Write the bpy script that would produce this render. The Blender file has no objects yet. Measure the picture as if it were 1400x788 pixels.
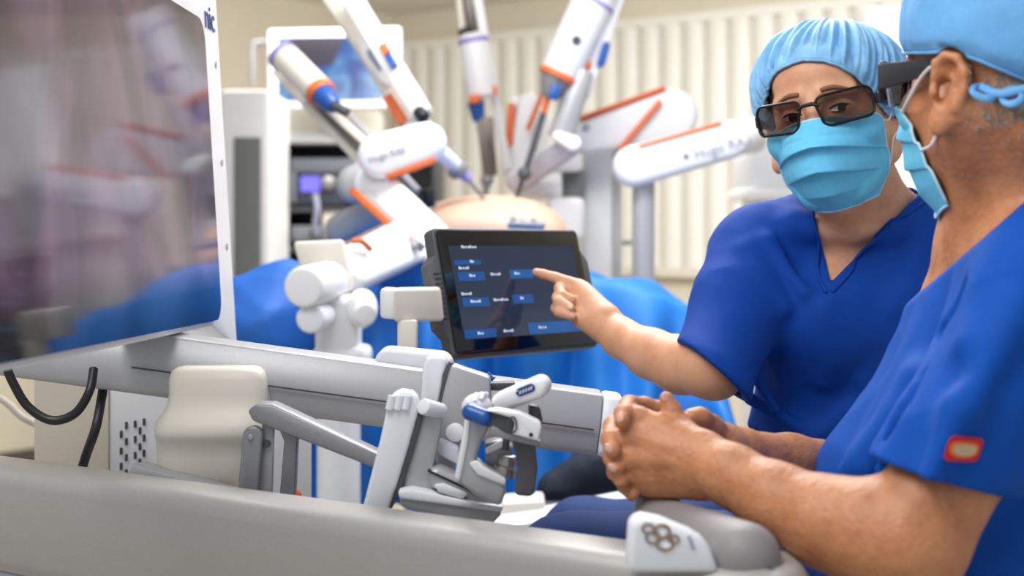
import bpy, bmesh, math, random
import numpy as np
from mathutils import Vector, Matrix

C = bpy.context.scene
COL = C.collection
random.seed(7)

# ------------------------------------------------------------------ camera, world, lights, exposure
FPX, HC, HOR = 2000.0, 1.2, 300.0          # focal length in pixels of the 1400x788 frame, eye height, horizon row
cam_d = bpy.data.cameras.new('camera')
cam = bpy.data.objects.new('camera', cam_d); COL.objects.link(cam)
cam.location = (0, 0, HC); cam.rotation_euler = (math.pi / 2, 0, 0)
cam_d.sensor_width = 36; cam_d.lens = FPX / 1400 * 36
cam_d.shift_y = -(394 - HOR) / 1400
cam_d.clip_start = 0.05
cam_d.dof.use_dof = True; cam_d.dof.focus_distance = 1.75; cam_d.dof.aperture_fstop = 4.0
C.camera = cam

w = bpy.data.worlds.new('world'); C.world = w; w.use_nodes = True
w.node_tree.nodes['Background'].inputs[0].default_value = (0.93, 0.96, 1.0, 1)
w.node_tree.nodes['Background'].inputs[1].default_value = 0.5

def area(name, loc, target, sx, sy, power, col=(1, 1, 1)):
    l = bpy.data.lights.new(name, 'AREA'); l.shape = 'RECTANGLE'; l.size = sx; l.size_y = sy
    l.energy = power; l.color = col
    o = bpy.data.objects.new(name, l); COL.objects.link(o); o.location = loc
    d = Vector(target) - Vector(loc); o.rotation_euler = d.to_track_quat('-Z', 'Y').to_euler()
    return o
area('ceiling_lamp_front', (-0.6, 0.9, 2.3), (0.2, 1.9, 0.9), 1.2, 0.9, 24, (1, 0.97, 0.93))
area('ceiling_lamp_middle', (0.3, 3.0, 2.35), (0.4, 1.9, 0.8), 1.2, 0.9, 42, (1, 0.98, 0.96))
area('robot_fill', (0.15, 3.1, 2.4), (0.1, 3.9, 1.1), 1.4, 0.8, 20, (1, 0.98, 0.96))  # added fill light that brightens the robot arms, no fixture of the room
area('ceiling_lamp_back', (0.9, 5.4, 2.35), (0.9, 6.2, 0.6), 1.8, 1.4, 78, (1, 0.98, 0.95))
area('left_wall_fill', (-0.9, 5.6, 2.35), (-1.1, 6.4, 0.6), 1.2, 1.2, 40, (1, 0.97, 0.92))  # added fill light to lift the left wall, no fixture of the room

C.view_settings.view_transform = 'Standard'; C.view_settings.look = 'None'
C.view_settings.exposure = 0.12; C.view_settings.gamma = 1.0; C.view_settings.use_curve_mapping = False

# ------------------------------------------------------------------ helpers
def W(px, py, d):
    """point seen at column px, row py of the photograph at distance d, in metres"""
    return Vector(((px - 700) / FPX * d, d, HC + (HOR - py) / FPX * d))
def lin(c):
    return tuple(((v / 255) / 12.92 if v / 255 <= 0.04045 else ((v / 255 + 0.055) / 1.055) ** 2.4) for v in c)
MATS = {}
def mat(name, rgb, rough=0.5, metal=0.0, var=0.0, vscale=40, bump=0.0, bscale=200, spec=0.5, sss=0.0, emis=None, estr=0.0, coat=0.0, stretch=None):
    m = bpy.data.materials.new(name); m.use_nodes = True; MATS[name] = m
    nt = m.node_tree; b = nt.nodes['Principled BSDF']; c = lin(rgb)
    b.inputs['Base Color'].default_value = (*c, 1); b.inputs['Roughness'].default_value = rough
    b.inputs['Metallic'].default_value = metal; b.inputs['Specular IOR Level'].default_value = spec
    b.inputs['Coat Weight'].default_value = coat
    if sss:
        b.inputs['Subsurface Weight'].default_value = sss; b.inputs['Subsurface Scale'].default_value = 0.006
        b.inputs['Subsurface Radius'].default_value = (1, 0.35, 0.2)
    if emis:
        b.inputs['Emission Color'].default_value = (*lin(emis), 1); b.inputs['Emission Strength'].default_value = estr
    tc = nt.nodes.new('ShaderNodeTexCoord'); src = tc.outputs['Object']
    if stretch:
        mp = nt.nodes.new('ShaderNodeMapping'); mp.inputs['Scale'].default_value = stretch
        nt.links.new(src, mp.inputs['Vector']); src = mp.outputs['Vector']
    if var:
        n = nt.nodes.new('ShaderNodeTexNoise'); n.inputs['Scale'].default_value = vscale; n.inputs['Detail'].default_value = 4
        nt.links.new(src, n.inputs['Vector'])
        r = nt.nodes.new('ShaderNodeValToRGB')
        r.color_ramp.elements[0].position = 0.3; r.color_ramp.elements[1].position = 0.7
        r.color_ramp.elements[0].color = (*[v * (1 - var) for v in c], 1)
        r.color_ramp.elements[1].color = (*[min(1, v * (1 + var)) for v in c], 1)
        nt.links.new(n.outputs['Fac'], r.inputs['Fac']); nt.links.new(r.outputs['Color'], b.inputs['Base Color'])
    if bump:
        n2 = nt.nodes.new('ShaderNodeTexNoise'); n2.inputs['Scale'].default_value = bscale; n2.inputs['Detail'].default_value = 3
        nt.links.new(src, n2.inputs['Vector'])
        bp = nt.nodes.new('ShaderNodeBump'); bp.inputs['Strength'].default_value = bump; bp.inputs['Distance'].default_value = 0.002
        nt.links.new(n2.outputs['Fac'], bp.inputs['Height']); nt.links.new(bp.outputs['Normal'], b.inputs['Normal'])
    return m

def new_obj(name, me, m, smooth=35):
    o = bpy.data.objects.new(name, me); COL.objects.link(o)
    if m: me.materials.append(m)
    if smooth and len(me.polygons):
        me.shade_smooth()
        if smooth < 180: me.set_sharp_from_angle(angle=math.radians(smooth))
    return o
ROOT = {}
def to_mesh(bm, name, off):
    if isinstance(bm, bpy.types.Mesh):
        bm.transform(Matrix.Translation(-Vector(off))); return bm
    bmesh.ops.recalc_face_normals(bm, faces=bm.faces)
    bmesh.ops.translate(bm, verts=bm.verts, vec=-Vector(off))
    me = bpy.data.meshes.new(name); bm.to_mesh(me); bm.free(); return me
def thing(name, label, cat, loc, group=None):
    o = bpy.data.objects.new(name, None); COL.objects.link(o); o.location = loc; o.empty_display_size = 0.05
    o['label'] = label; o['category'] = cat
    if group: o['group'] = group
    ROOT[o.name] = Vector(loc); return o
def part(name, bm, m, parent, label=None, smooth=35):
    loc = ROOT[parent.name]
    o = new_obj(name, to_mesh(bm, name, loc), m, smooth); o.parent = parent; ROOT[o.name] = loc
    if label: o['label'] = label
    return o
def solo(name, bm, m, label, cat, group=None, kind=None, smooth=35, loc=None):
    if loc is None:
        vs = np.array([v.co[:] for v in (bm.vertices if isinstance(bm, bpy.types.Mesh) else bm.verts)])
        loc = Vector(((vs[:, 0].min() + vs[:, 0].max()) / 2, (vs[:, 1].min() + vs[:, 1].max()) / 2, vs[:, 2].min()))
    o = new_obj(name, to_mesh(bm, name, loc), m, smooth); o.location = loc; ROOT[o.name] = Vector(loc)
    if label: o['label'] = label
    if cat: o['category'] = cat
    if group: o['group'] = group
    if kind: o['kind'] = kind
    return o

def BM(): return bmesh.new()
def bevel(bm, faces_or_edges, off, seg=2):
    if off > 0:
        bmesh.ops.bevel(bm, geom=list(faces_or_edges), offset=off, segments=seg, affect='EDGES', clamp_overlap=True, profile=0.5)
def join(dst, src):
    me = bpy.data.meshes.new('tmp'); src.to_mesh(me); src.free(); dst.from_mesh(me); bpy.data.meshes.remove(me); return dst
def prism(bm, pts, ext, bev=0.0, seg=2):
    b = BM(); pts = [Vector(p) for p in pts]; ext = Vector(ext)
    v0 = [b.verts.new(p) for p in pts]; v1 = [b.verts.new(p + ext) for p in pts]; n = len(pts)
    f0 = b.faces.new(v0); f1 = b.faces.new(v1[::-1])
    for i in range(n): b.faces.new((v0[i], v1[i], v1[(i + 1) % n], v0[(i + 1) % n]))
    bmesh.ops.recalc_face_normals(b, faces=b.faces)
    if bev:
        es = set(f0.edges) | set(f1.edges)
        for e in b.edges:
            if e not in es and len(e.link_faces) == 2 and e.calc_face_angle(0) > 0.6: es.add(e)
        bevel(b, es, bev, seg)
    return join(bm, b)
def pp(bm, pix, d, thick, bev=0.0, seg=2):
    """outline given in photograph pixels, standing at distance d (or a distance per point), thick metres deep"""
    pts = [W(p[0], p[1], p[2] if len(p) > 2 else d) for p in pix]
    return prism(bm, pts, (0, thick, 0), bev, seg)
def obox(bm, c, ax, ay, az, bev=0.0, seg=2):
    """box about c with half axes ax ay az"""
    c, ax, ay, az = Vector(c), Vector(ax), Vector(ay), Vector(az)
    return prism(bm, [c - ax - ay - az, c + ax - ay - az, c + ax + ay - az, c - ax + ay - az], 2 * az, bev, seg)
def box(bm, lo, hi, bev=0.0, seg=2):
    lo, hi = Vector(lo), Vector(hi); h = (hi - lo) / 2
    return obox(bm, (lo + hi) / 2, (h.x, 0, 0), (0, h.y, 0), (0, 0, h.z), bev, seg)
def frame(u, hint=(0, 1, 0)):
    u = Vector(u).normalized(); n = Vector(hint); n = n - u * n.dot(u)
    if n.length < 1e-4: n = Vector((0, 0, 1)) - u * u.z
    n.normalize(); return u, n, u.cross(n)
def cyl(bm, a, b, r0, r1=None, seg=24, bev=0.0, bseg=2):
    r1 = r0 if r1 is None else r1; a, b = Vector(a), Vector(b); u, n, w_ = frame(b - a)
    t = BM(); ra = [t.verts.new(a + r0 * (math.cos(k) * n + math.sin(k) * w_)) for k in [2 * math.pi * i / seg for i in range(seg)]]
    rb = [t.verts.new(b + r1 * (math.cos(k) * n + math.sin(k) * w_)) for k in [2 * math.pi * i / seg for i in range(seg)]]
    f0 = t.faces.new(ra); f1 = t.faces.new(rb)
    for i in range(seg): t.faces.new((ra[i], ra[(i + 1) % seg], rb[(i + 1) % seg], rb[i]))
    bmesh.ops.recalc_face_normals(t, faces=t.faces)
    if bev: bevel(t, set(f0.edges) | set(f1.edges), bev, bseg)
    return join(bm, t)
def catmull(pts, n=8, closed=False):
    pts = [Vector(p) for p in pts]; out = []; m = len(pts)
    rng = range(m if closed else m - 1)
    for i in rng:
        g = lambda k: pts[k % m] if closed else pts[max(0, min(m - 1, k))]
        p0, p1, p2, p3 = g(i - 1), g(i), g(i + 1), g(i + 2)
        for j in range(n):
            t = j / n
            out.append(0.5 * ((2 * p1) + (p2 - p0) * t + (2 * p0 - 5 * p1 + 4 * p2 - p3) * t * t + (3 * p1 - p0 - 3 * p2 + p3) * t ** 3))
    if not closed: out.append(pts[-1].copy())
    return out
def tube(bm, pts, r, seg=10, closed=False, flat=None):
    """tube along pts; r a number or a list; flat=(hint vector, ratio) squashes it along the hint"""
    pts = [Vector(p) for p in pts]; m = len(pts); rs = r if isinstance(r, (list, tuple)) else [r] * m
    t = BM(); rings = []; prev = None
    for i, p in enumerate(pts):
        a = pts[(i - 1) % m] if (closed or i > 0) else p; b = pts[(i + 1) % m] if (closed or i < m - 1) else p
        u = (b - a).normalized()
        hint = flat[0] if flat else (prev if prev is not None else (0, 1, 0.01))
        u, n, w_ = frame(u, hint); prev = n; s = flat[1] if flat else 1
        rings.append([t.verts.new(p + rs[i] * (s * math.cos(k) * n + math.sin(k) * w_)) for k in [2 * math.pi * j / seg for j in range(seg)]])
    for i in range(m if closed else m - 1):
        A, B = rings[i], rings[(i + 1) % m]
        for j in range(seg): t.faces.new((A[j], A[(j + 1) % seg], B[(j + 1) % seg], B[j]))
    if not closed: t.faces.new(rings[0][::-1]); t.faces.new(rings[-1])
    bmesh.ops.recalc_face_normals(t, faces=t.faces)
    return join(bm, t)
def stadium(a, b, ra, rb, hint, seg=12):
    a, b = Vector(a), Vector(b); u, n, w_ = frame(b - a, hint); pts = []
    for i in range(seg + 1):
        k = math.pi / 2 + math.pi * i / seg; pts.append(a + ra * (math.cos(k) * u + math.sin(k) * w_))
    for i in range(seg + 1):
        k = -math.pi / 2 + math.pi * i / seg; pts.append(b + rb * (math.cos(k) * u + math.sin(k) * w_))
    return pts, n
def plate(bm, a, b, ra, rb, t, bev=0.0, hint=(0, 1, 0), bseg=3):
    """rounded link from a to b, radii ra rb, thickness t along hint (starting at the points)"""
    pts, n = stadium(a, b, ra, rb, hint); return prism(bm, pts, n * t, bev, bseg)
def bar(bm, a, b, hw, hh, bev=0.0, hint=(0, 1, 0)):
    """square-cut bar from a to b: half size hw along hint, hh across"""
    a, b = Vector(a), Vector(b); u, n, w_ = frame(b - a, hint)
    return obox(bm, (a + b) / 2, u * ((b - a).length / 2), n * hw, w_ * hh, bev)
def sphere(bm, c, r, seg=20, scale=(1, 1, 1), rot=None):
    t = BM(); bmesh.ops.create_uvsphere(t, u_segments=seg, v_segments=seg // 2 + 2, radius=1)
    M = Matrix.Diagonal((r * scale[0], r * scale[1], r * scale[2], 1))
    if rot is not None: M = rot.to_4x4() @ M
    bmesh.ops.transform(t, verts=t.verts, matrix=Matrix.Translation(c) @ M); return join(bm, t)
def text_bm(s, size, origin, ux, uy, ext=0.0006, align='LEFT'):
    cu = bpy.data.curves.new('t', 'FONT'); cu.body = s; cu.size = size; cu.extrude = ext; cu.align_x = align; cu.align_y = 'CENTER'
    o = bpy.data.objects.new('t', cu); COL.objects.link(o)
    dg = bpy.context.evaluated_depsgraph_get(); me = bpy.data.meshes.new_from_object(o.evaluated_get(dg))
    bpy.data.objects.remove(o); bpy.data.curves.remove(cu)
    ux, uy = Vector(ux).normalized(), Vector(uy); uy = (uy - ux * uy.dot(ux)).normalized(); uz = ux.cross(uy)
    M = Matrix((ux, uy, uz)).transposed().to_4x4(); M.translation = Vector(origin)
    me.transform(M); b = BM(); b.from_mesh(me); bpy.data.meshes.remove(me); return b

# ------------------------------------------------------------------ signed-distance sculpting
class Field:
    def __init__(s, lo, hi, h):
        s.lo = np.array(lo, float); s.h = h; s.n = np.ceil((np.array(hi, float) - s.lo) / h).astype(int) + 1
        s.v = np.full(s.n, 0.06, np.float32)
    def region(s, lo, hi):
        a = np.clip(np.floor((np.array(lo) - s.lo) / s.h).astype(int), 0, s.n); b = np.clip(np.ceil((np.array(hi) - s.lo) / s.h).astype(int) + 1, 0, s.n)
        if (b <= a).any(): return None, None
        ax = [(s.lo[i] + s.h * np.arange(a[i], b[i])).astype(np.float32) for i in range(3)]
        return tuple(slice(a[i], b[i]) for i in range(3)), (ax[0][:, None, None], ax[1][None, :, None], ax[2][None, None, :])
    def add(s, prim, k=0.01, off=0.0):
        lo, hi, fn = prim; m = k + 0.025 + off
        sl, X = s.region(np.array(lo) - m, np.array(hi) + m)
        if sl is None: return s
        d = fn(*X) - off; a = s.v[sl]; hh = np.maximum(k - np.abs(a - d), 0) / k
        s.v[sl] = np.minimum(a, d) - hh * hh * k * 0.25; return s
    def cut(s, prim, k=0.006, off=0.0):
        lo, hi, fn = prim; m = k + 0.02 + off
        sl, X = s.region(np.array(lo) - m, np.array(hi) + m)
        if sl is None: return s
        d = -(fn(*X) - off); a = s.v[sl]; hh = np.maximum(k - np.abs(a - d), 0) / k
        s.v[sl] = np.maximum(a, d) + hh * hh * k * 0.25; return s
    def warp(s, fn, lo=None, hi=None):
        sl, X = s.region(s.lo if lo is None else lo, s.lo + s.h * s.n if hi is None else hi)
        s.v[sl] = s.v[sl] + fn(*X); return s
    def sample(s, p):
        q = (np.asarray(p) - s.lo) / s.h; q = np.clip(q, 0, np.array(s.n) - 1.001); i = q.astype(int); f = q - i; r = 0
        for dx in (0, 1):
            for dy in (0, 1):
                for dz in (0, 1):
                    wt = (f[:, 0] if dx else 1 - f[:, 0]) * (f[:, 1] if dy else 1 - f[:, 1]) * (f[:, 2] if dz else 1 - f[:, 2])
                    r = r + wt * s.v[i[:, 0] + dx, i[:, 1] + dy, i[:, 2] + dz]
        return r
    def grad(s, p):
        p = np.asarray(p); e = s.h; g = np.stack([s.sample(p + e * np.eye(3)[i]) - s.sample(p - e * np.eye(3)[i]) for i in range(3)], 1)
        return g / (np.linalg.norm(g, axis=1, keepdims=True) + 1e-9)
    def push(s, p, dist, it=5):
        p = np.array(p, float)
        for _ in range(it):
            d = s.sample(p); need = np.maximum(dist - d, 0); p = p + s.grad(p) * need[:, None]
        return p
    def snap(s, p, dist, it=6):
        p = np.array(p, float)
        for _ in range(it): p = p + s.grad(p) * (dist - s.sample(p))[:, None]
        return p
    def mesh(s, name):
        v = s.v; I = v < 0
        c = np.zeros(np.array(v.shape) - 1, np.uint8)
        O = [(x, y, z) for x in (0, 1) for y in (0, 1) for z in (0, 1)]
        N = c.shape
        for o in O: c += I[o[0]:o[0] + N[0], o[1]:o[1] + N[1], o[2]:o[2] + N[2]]
        act = (c > 0) & (c < 8); ijk = np.argwhere(act); idx = np.full(N, -1, np.int32); idx[act] = np.arange(len(ijk))
        val = np.stack([v[ijk[:, 0] + o[0], ijk[:, 1] + o[1], ijk[:, 2] + o[2]] for o in O], 1)
        acc = np.zeros((len(ijk), 3)); cnt = np.zeros(len(ijk)); Oa = np.array(O, float)
        for a in range(8):
            for b in range(a + 1, 8):
                if np.abs(Oa[a] - Oa[b]).sum() != 1: continue
                cr = (val[:, a] < 0) != (val[:, b] < 0); t = np.zeros(len(ijk)); t[cr] = val[cr, a] / (val[cr, a] - val[cr, b])
                acc[cr] += Oa[a] + t[cr, None] * (Oa[b] - Oa[a]); cnt[cr] += 1
        co = s.lo + s.h * (ijk + acc / cnt[:, None])
        quads = []
        for ax in range(3):
            u, w_ = [(1, 2), (2, 0), (0, 1)][ax]
            A = np.take(I, range(0, I.shape[ax] - 1), ax); B = np.take(I, range(1, I.shape[ax]), ax)
            e = np.argwhere(A != B); e = e[(e[:, u] > 0) & (e[:, w_] > 0) & (e[:, u] < I.shape[u] - 1) & (e[:, w_] < I.shape[w_] - 1)]
            du = np.eye(3, dtype=int)[u]; dw = np.eye(3, dtype=int)[w_]
            q = np.stack([idx[tuple((e - du - dw).T)], idx[tuple((e - dw).T)], idx[tuple(e.T)], idx[tuple((e - du).T)]], 1)
            fl = ~I[tuple(e.T)]; q[fl] = q[fl][:, ::-1]; quads.append(q)
        q = np.concatenate(quads); q = q[(q >= 0).all(1)]
        return np_mesh(name, co, q)
def np_mesh(name, co, q):
    me = bpy.data.meshes.new(name); me.vertices.add(len(co)); me.vertices.foreach_set('co', np.asarray(co, np.float32).ravel())
    k = q.shape[1]; me.loops.add(len(q) * k); me.loops.foreach_set('vertex_index', q.astype(np.int32).ravel())
    me.polygons.add(len(q)); me.polygons.foreach_set('loop_start', np.arange(0, len(q) * k, k, dtype=np.int32))
    me.update(calc_edges=True); me.validate(); return me
def P3(p): return np.array([p[0], p[1], p[2]], float)
def cap(a, b, ra, rb, flat=None):
    a, b = P3(a), P3(b); ba = b - a; L2 = float(ba @ ba) + 1e-12; R = max(ra, rb)
    if flat: fn_, fs = P3(flat[0]), flat[1]; fn_ = fn_ - ba * (fn_ @ ba) / L2; fn_ /= np.linalg.norm(fn_)
    def f(x, y, z):
        px, py, pz = x - a[0], y - a[1], z - a[2]
        t = np.clip((px * ba[0] + py * ba[1] + pz * ba[2]) / L2, 0, 1)
        qx, qy, qz = px - t * ba[0], py - t * ba[1], pz - t * ba[2]; r = ra + (rb - ra) * t
        if flat:
            dn = qx * fn_[0] + qy * fn_[1] + qz * fn_[2]
            l = np.sqrt(qx * qx + qy * qy + qz * qz + 1e-12); ls = np.sqrt(l * l + dn * dn * (fs * fs - 1))
            return (ls - r) * l / np.maximum(ls, 1e-9)
        return np.sqrt(qx * qx + qy * qy + qz * qz) - r
    return np.minimum(a, b) - R, np.maximum(a, b) + R, f
def ell(c, r, R=None):
    c, r = P3(c), P3(r); R = np.eye(3) if R is None else np.array(R, float); m = r.max()
    def f(x, y, z):
        px, py, pz = x - c[0], y - c[1], z - c[2]; k0 = 0; k1 = 0
        for i in range(3):
            q = px * R[i, 0] + py * R[i, 1] + pz * R[i, 2]; k0 = k0 + (q / r[i]) ** 2; k1 = k1 + (q / r[i] ** 2) ** 2
        k0 = np.sqrt(k0); return k0 * (k0 - 1) / np.maximum(np.sqrt(k1), 1e-6)
    return c - m, c + m, f
def chain(F_, pts, k=0.008, off=0.0, flat=None):
    """pts: list of (point, radius)"""
    for (a, ra), (b, rb) in zip(pts[:-1], pts[1:]): F_.add(cap(a, b, ra, rb, flat), k, off)
def halfspaces(planes, lo, hi):
    """intersection of half spaces: (point, outward normal)"""
    pl = [(P3(p), P3(n) / np.linalg.norm(P3(n))) for p, n in planes]
    def f(x, y, z):
        d = None
        for p, n in pl:
            e = (x - p[0]) * n[0] + (y - p[1]) * n[1] + (z - p[2]) * n[2]; d = e if d is None else np.maximum(d, e)
        return d
    return np.array(lo, float), np.array(hi, float), f
def wrinkle(amp, seed, f0=14, dirs=7):
    rg = np.random.RandomState(seed); K = []
    for i in range(dirs):
        d = rg.randn(3); d /= np.linalg.norm(d); K.append((d * f0 * (0.6 + 1.3 * rg.rand()), rg.rand() * 6.28, rg.randn(3) * 5, rg.rand() * 6.28))
    def f(x, y, z):
        s = 0
        for k, ph, k2, p2 in K:
            wv = 1.3 * np.sin(k2[0] * x + k2[1] * y + k2[2] * z + p2)
            s = s + (1 - np.abs(np.sin(k[0] * x + k[1] * y + k[2] * z + ph + wv))) - 0.36
        return (-amp / math.sqrt(dirs) * s).astype(np.float32)
    return f

# ------------------------------------------------------------------ materials
M_wall = mat('wall_paint', (226, 218, 200), 0.7, var=0.03, vscale=3)
M_ceil = mat('ceiling_paint', (225, 222, 214), 0.8)
M_floor = mat('floor_vinyl', (196, 188, 172), 0.45, var=0.06, vscale=9)
M_base = mat('baseboard', (90, 86, 80), 0.6)
M_slat = mat('partition_vinyl', (238, 236, 230), 0.45, var=0.02, vscale=6)
M_white = mat('white_plastic', (236, 237, 240), 0.32, var=0.015, vscale=12)
M_white2 = mat('white_shell', (228, 231, 237), 0.4, var=0.02, vscale=8)
M_cream = mat('cream_shell', (226, 220, 208), 0.45, var=0.02, vscale=8)
M_silver = mat('silver_paint', (176, 177, 181), 0.38, 0.25, var=0.07, vscale=900, bump=0.12, bscale=900)
M_silverd = mat('silver_dark', (140, 141, 146), 0.4, 0.3, var=0.09, vscale=900, bump=0.12, bscale=900)
M_rail = mat('rail_grey', (166, 163, 161), 0.42, 0.15, var=0.07, vscale=700, bump=0.15, bscale=800)
M_dgrey = mat('dark_grey_plastic', (72, 74, 80), 0.5)
M_black = mat('black_plastic', (22, 23, 27), 0.4)
M_orange = mat('orange_seal', (222, 108, 54), 0.5)
M_blue = mat('blue_plastic', (28, 82, 160), 0.3)
M_navy = mat('navy_print', (24, 58, 128), 0.5)
M_steel = mat('steel', (170, 168, 165), 0.3, 0.8)
M_bronze = mat('dark_steel', (112, 104, 98), 0.4, 0.5)
M_lilac = mat('lilac_band', (150, 140, 205), 0.5)
M_panel = mat('grey_panel', (112, 115, 116), 0.6, var=0.1, vscale=250, bump=0.2, bscale=400)
M_print = mat('grey_print', (158, 162, 174), 0.6)
M_drape = mat('drape_blue', (14, 114, 204), 0.62, var=0.10, vscale=7, bump=0.25, bscale=60)
M_drape_d = mat('drape_navy', (14, 54, 110), 0.7, var=0.08, vscale=9)
M_pat = mat('patient_skin', (226, 184, 160), 0.55, var=0.06, vscale=9, sss=0.1)
M_pad = mat('grey_pad', (134, 131, 132), 0.5, var=0.06, vscale=700, bump=0.2, bscale=700)
M_lamp = mat('lamp_diffuser', (255, 252, 245), 0.5, emis=(255, 250, 240), estr=3.0)

# ------------------------------------------------------------------ the room
BA, BB = Vector((-0.728, 9.1, 0)), Vector((0.784, -0.62, 0)).normalized()      # far corner, direction of the partition wall
LB = Vector((-0.62, -0.784, 0)).normalized()                                  # direction of the left wall
CEIL = 2.47
def wall_mesh(a, b, z0, z1, t, out):
    bm = BM(); out = Vector(out).normalized()
    prism(bm, [Vector((a.x, a.y, z0)), Vector((b.x, b.y, z0)), Vector((b.x, b.y, z1)), Vector((a.x, a.y, z1))], out * t); return bm
nb = Vector((0.62, 0.784, 0)); nl = Vector((-0.784, 0.62, 0))
def struct(name, bm, m, label=None):
    o = solo(name, bm, m, label, None, kind='structure', smooth=0); return o
struct('wall_back', wall_mesh(BA - BB * 0.0, BA + BB * 7.5, 0, CEIL, 0.1, nb), M_wall)
struct('wall_left', wall_mesh(BA, BA + LB * 7.5, 0, CEIL, 0.1, nl), M_wall)
e1, e2 = BA + BB * 7.5, BA + LB * 7.5
poly = [BA + nb * 0.1 + nl * 0.1, e1 + nb * 0.1, Vector((5.4, 0.3, 0)), Vector((-5.4, 0.3, 0)), e2 + nl * 0.1]
poly = [BA + (nb + nl) * 0.1, e1 + nb * 0.1, Vector((e1.x, -0.6, 0)), Vector((e2.x - 0.1, -0.6, 0)), e2 + nl * 0.1]
bm = BM(); prism(bm, [Vector((p.x, p.y, -0.1)) for p in poly], (0, 0, 0.1)); struct('floor', bm, M_floor)
poly2 = [BA + (nb + nl) * 0.1, e1 + nb * 0.1, e1 - nb * 3.6, BA - nb * 3.6 + LB * 2.0 + nl * .1, BA + LB * 3.4 + nl * 0.1]
bm = BM(); prism(bm, [Vector((p.x, p.y, CEIL)) for p in poly2], (0, 0, 0.1)); struct('ceiling', bm, M_ceil)
bm = wall_mesh(BA + LB * 0.0, BA + LB * 7.4, 0, 0.09, -0.012, nl); struct('baseboard_left', bm, M_base)
bm = wall_mesh(BA + BB * 0.02, BA + BB * 7.4, 0, 0.09, -0.012, nb); struct('baseboard_back', bm, M_base)
# a flush ceiling fitting near the top edge
t = thing('ceiling_light', 'round white ceiling light above the ribbed partition, cut by the top edge', 'light', (0.72, 7.0, CEIL - 0.05))
b = BM(); cyl(b, (0.72, 7.0, CEIL), (0.72, 7.0, CEIL - 0.03), 0.13, 0.14, 32, 0.008); part('housing', b, M_white, t)
b = BM(); cyl(b, (0.72, 7.0, CEIL - 0.03), (0.72, 7.0, CEIL - 0.05), 0.11, 0.09, 32, 0.006); part('diffuser', b, M_lamp, t)

# the ribbed folding partition: every slat a part
pa = BA + BB * 0.12 - nb * 0.03
t = thing('folding_partition', 'off-white ribbed folding partition along the back wall behind the robot arms', 'partition', (pa.x, pa.y, 0.0))
PITCH, PZ0, PZ1 = 0.138, 0.945, 2.235
def slat_mesh():
    b = BM(); pts = []
    for i in range(9):
        a = math.pi * i / 8; pts.append(Vector((-math.cos(a) * PITCH * 0.40, 0, 0)).x * BB + (-nb) * (0.012 + 0.032 * math.sin(a) ** 0.8))
    pts = [BB * (-PITCH * 0.40)] + pts + [BB * (PITCH * 0.40)]
    prism(b, [Vector((p.x, p.y, PZ0)) for p in pts], (0, 0, PZ1 - PZ0)); bmesh.ops.recalc_face_normals(b, faces=b.faces)
    me = bpy.data.meshes.new('slat'); b.to_mesh(me); b.free(); me.materials.append(M_slat); me.shade_smooth(); me.set_sharp_from_angle(angle=0.7); return me
sm = slat_mesh(); first = None
for i in range(38):
    o = bpy.data.objects.new('slat', sm) if first is None else first.copy()
    COL.objects.link(o); first = first or o
    o.parent = t; o.location = BB * (PITCH * i)
b = wall_mesh(pa - BB * 0.06, pa + BB * (PITCH * 38), PZ0, PZ1, 0.012, nb)
part('backing_sheet', b, mat('partition_backing', (214, 208, 196), 0.6), t, smooth=0)
b = wall_mesh(pa - BB * 0.08 - nb * 0.05, pa + BB * (PITCH * 38) - nb * 0.05, PZ1, PZ1 + 0.05, 0.07, nb); part('top_track', b, M_slat, t, smooth=0)
b = wall_mesh(pa - BB * 0.08 - nb * 0.05, pa + BB * (PITCH * 38) - nb * 0.05, PZ0 - 0.05, PZ0, 0.07, nb); part('bottom_track', b, M_cream, t, smooth=0)

# ------------------------------------------------------------------ equipment along the left wall
# white tower with the grey panel
d = 4.9
t = thing('equipment_tower', 'tall white tower with a grey front panel right of the big monitor', 'tower', W(344, 300, d).xy.to_3d())
x0, x1 = W(300, 0, d).x, W(368, 0, d).x; zt = W(0, 122, d).z
b = BM(); box(b, (x0, d, 0.04), (x1, d + 0.45, zt), 0.02, 3); part('cabinet_body', b, M_white, t)
b = BM(); box(b, (W(320, 0, d).x, d - 0.012, 0.25), (W(357, 0, d).x, d + 0.02, W(0, 188, d).z), 0.004); part('grey_panel', b, M_panel, t, 'speckled grey panel')
b = BM(); box(b, (x0 + .02, d + .02, 0), (x1 - .02, d + .43, 0.05)); part('plinth', b, M_dgrey, t)

# open black rack with devices, and the monitor above
d = 6.2
xl, xr = W(366, 0, d).x, W(600, 0, d).x; zs = W(0, 196, d).z
t = thing('equipment_cart', 'open black equipment cart with a cream top shelf left of the robot', 'cart', ((xl + xr) / 2, d + 0.25, 0))
b = BM(); box(b, (xl, d + 0.5, 0.12), (xr, d + 0.53, zs)); part('back_panel', b, M_black, t)
b = BM(); box(b, (xl, d, zs), (xr, d + 0.53, zs + 0.045), 0.01); part('top_shelf', b, M_white2, t)
for x in (xl, xr - 0.03):
    b = BM(); box(b, (x, d, 0.08), (x + 0.03, d + 0.53, zs), 0.004); part('side_frame', b, M_black, t)
for z in (0.12, W(0, 335, d).z - 0.03, W(0, 283, d).z - 0.02):
    b = BM(); box(b, (xl + .03, d + 0.02, z), (xr - .03, d + 0.5, z + 0.018)); part('shelf', b, M_dgrey, t)
for x in (xl + 0.04, xr - 0.04):
    for y in (d + 0.06, d + 0.46):
        b = BM(); cyl(b, (x - 0.012, y, 0.04), (x + 0.012, y, 0.04), 0.04, seg=18, bev=0.006); part('castor', b, M_dgrey, t)
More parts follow.
